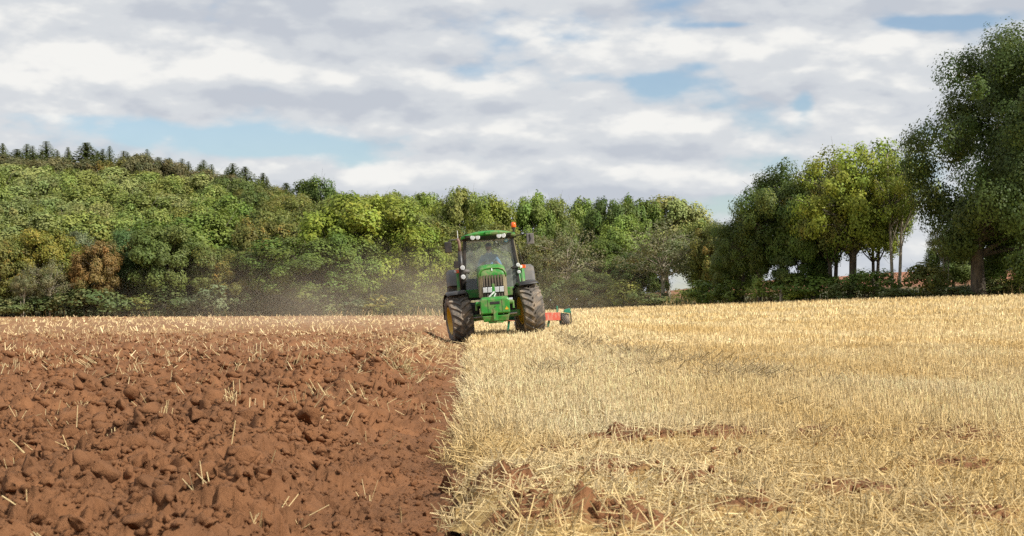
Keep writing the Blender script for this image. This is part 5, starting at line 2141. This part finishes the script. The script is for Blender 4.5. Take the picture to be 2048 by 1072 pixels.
for k in range(8):
    t = k / 7 * math.pi / 2
    prof_r.append([(HEAD.x + .094 * math.cos(t) * math.cos(a), HEAD.y + .113 * math.cos(t) * math.sin(a), HEAD.z + .035 + .100 * math.sin(t)) for a in [6.283 * j / 18 for j in range(18)]])
cap.loft(prof_r)
pk = []
for zz in (0, -.010):
    for k in range(9):
        a = math.pi + math.pi * k / 8
        pk.append((HEAD.x + .088 * math.cos(a), HEAD.y - .05 + .125 * math.sin(a), HEAD.z + .042 + zz + .02 * math.sin(a) * .8))
n_ = 9
cap.add(pk, [tuple(range(9)), tuple(reversed(range(9, 18)))] + [(k, k + 1, k + 10, k + 9) for k in range(8)])
cap.build('cap', M['navy'], person, True)
for sx in (-1, 1):
    ey = MB()
    ey.sphere(HEAD + Vector((sx * .032, -.088, .012)), .011, 8, 6)
    ey.build('eye', M['white'], person, True)
mo = MB()
capsule(mo, HEAD + Vector((-.022, -.097, -.068)), HEAD + Vector((.022, -.097, -.068)), .006, .006, 8)
mo.build('mouth', M['rust'], person, True)

# ================================================================== PLOUGH behind the tractor
plough = empty('plough', (-.3, 53.9, 0))
tag(plough, 'red and green mounted plough trailing behind the tractor', 'plough')


def Q(mb, name, mat, bevel=.01, smooth=False, parent=None):
    return mb.build(name, M[mat], parent or plough, smooth, bevel)


PB0, PB1 = Vector((.1, .3, .55)), Vector((1.80, 4.9, .54))
dirp = (PB1 - PB0).normalized()
side = dirp.cross(Vector((0, 0, 1))).normalized()
mb = MB()
mb.hexa([PB0 - side * .09 - Vector((0, 0, .12)), PB0 + side * .09 - Vector((0, 0, .12)), PB1 + side * .09 - Vector((0, 0, .13)), PB1 - side * .09 - Vector((0, 0, .13)),
         PB0 - side * .09 + Vector((0, 0, .12)), PB0 + side * .09 + Vector((0, 0, .12)), PB1 + side * .09 + Vector((0, 0, .13)), PB1 - side * .09 + Vector((0, 0, .13))])
Q(mb, 'beam', 'red')
mb = MB()
mb.box(-.45, .45, -.1, .05, .45, .60)
mb.hexa([(-.12, -.1, .6), (.12, -.1, .6), (.12, .15, .6), (-.12, .15, .6), (-.06, -.1, 1.25), (.06, -.1, 1.25), (.06, .1, 1.25), (-.06, .1, 1.25)])
mb.box(-.12, .12, .05, .45, .42, .68)
Q(mb, 'headstock', 'teal')
for k in range(5):
    p = PB0.lerp(PB1, .08 + .19 * k)
    gz = float(soil_z(plough.location.x + p.x, plough.location.y + p.y)) if k < 2 else 0.05
    lg = MB()
    lg.hexa([(p.x - .12, p.y - .02, gz + .05), (p.x - .06, p.y - .02, gz + .05), (p.x - .06, p.y + .12, gz + .05), (p.x - .12, p.y + .12, gz + .05),
             (p.x - .05, p.y - .10, p.z), (p.x + .03, p.y - .10, p.z), (p.x + .03, p.y + .06, p.z), (p.x - .05, p.y + .06, p.z)])
    l_ = Q(lg, 'plough_leg', 'teal')
    mbd = MB()
    vs = []
    for i in range(7):
        t = i / 6
        for j in range(4):
            h = j / 3
            vs.append((p.x + .05 - .50 * t - .08 * t * h, p.y + .62 * t - .05 + .18 * h * (1 - t), gz - .10 + h * (.22 + .16 * t) + .06 * t * t))
    m2 = [(x + .004, y + .016, z) for x, y, z in vs]
    b0 = len(vs)
    fs = []
    for i in range(6):
        for j in range(3):
            a = i * 4 + j
            fs.append((a, a + 1, a + 5, a + 4))
            fs.append((b0 + a, b0 + a + 4, b0 + a + 5, b0 + a + 1))
    rim = [i * 4 for i in range(7)] + [24 + j for j in range(1, 4)] + [i * 4 + 3 for i in range(5, -1, -1)] + [2, 1]
    for i in range(len(rim)):
        a, b = rim[i], rim[(i + 1) % len(rim)]
        fs.append((a, b, b0 + b, b0 + a))
    mbd.add(vs + m2, fs)
    Q(mbd, 'mouldboard', 'steel', 0, True, l_)
# depth wheel at the rear of the beam
WX, WY = 2.02, 5.15
gzw = float(stub_z(plough.location.x + WX, plough.location.y + WY))
wh = empty('depth_wheel', (WX, WY, gzw + .235), (0, 0, R(12)))
wh.parent = plough
link('tyre', tyre_mesh('depth_tyre', .25, .26, 14, .02, .12), M['rubber'], wh)
link('rim', rim_mesh('rim', .12, .26, -1), M['teal'], wh)
mb = MB()
mb.tube([(WX - .24, WY - .15, gzw + .62), (WX - .24, WY - .1, gzw + .22)], .035, 8)
mb.hexa([(WX - .28, WY - .2, gzw + .28), (WX - .20, WY - .2, gzw + .28), (WX - .20, WY - .12, gzw + .28), (WX - .28, WY - .12, gzw + .28),
         (WX - .27, WY - .2, gzw + .72), (WX - .22, WY - .2, gzw + .72), (WX - .22, WY - .14, gzw + .72), (WX - .27, WY - .14, gzw + .72)])
mb.box(WX - .24, WX - .02, WY - .06, WY + .06, gzw + .42, gzw + .49)
Q(mb, 'wheel_bracket', 'teal')
mb = MB()
mb.hexa([(WX - .03, WY - .15, gzw + .50), (WX + .20, WY - .15, gzw + .48), (WX + .20, WY + .1, gzw + .48), (WX - .03, WY + .1, gzw + .50),
         (WX - .02, WY - .15, gzw + .60), (WX + .19, WY - .15, gzw + .65), (WX + .19, WY + .1, gzw + .65), (WX - .02, WY + .1, gzw + .60)])
Q(mb, 'turnover_box', 'teal', .02)
mb = MB()
mb.tube([(WX + .20, WY, gzw + .56), (WX + .22, WY, gzw + .22), (WX + .19, WY, gzw + .10)], .022, 8)
Q(mb, 'wheel_arm', 'black')

# ================================================================== DUST raised by the plough
def dust_volume(name, lo, hi, dens, seed, label, col=(.62, .47, .33), core=None):
    mb = MB()
    mb.box(lo[0], hi[0], lo[1], hi[1], lo[2], hi[2])
    m, t, out = material(name)
    geo = t.add('ShaderNodeNewGeometry')
    pos = geo.outputs['Position']
    c = core
    off = t.vmath('SUBTRACT', pos, c[0])
    off = t.vmath('DIVIDE', off, c[1])
    r2 = t.vmath('DOT_PRODUCT', off, off)
    fall = t.smooth(r2, 0.0, 1.0, 1.0, 0.0)
    nz = t.noise(t.vmath('ADD', t.vmath('MULTIPLY', pos, (1, .6, 1.4)), (seed, seed, 0)), c[2], 3, .6)
    d = t.math('MULTIPLY', t.math('MULTIPLY', fall, t.smooth(nz, .32, .72)), dens)
    pv = t.add('ShaderNodeVolumePrincipled')
    pv.inputs['Color'].default_value = c4(col)
    pv.inputs['Anisotropy'].default_value = -.25
    t.put(pv.inputs['Density'], d)
    t.l.new(pv.outputs[0], out.inputs['Volume'])
    o = mb.build(name, m)
    tag(o, label, 'dust', kind='stuff')
    return o


dust_volume('dust', (-24, 57, -.3), (8, 118, 5.5), .0105, 3.0, 'pale brown dust drifting off the ploughing over the foot of the wood', col=(.95, .82, .64), core=((-5, 82, 0), (15, 30, 4.2), .2))
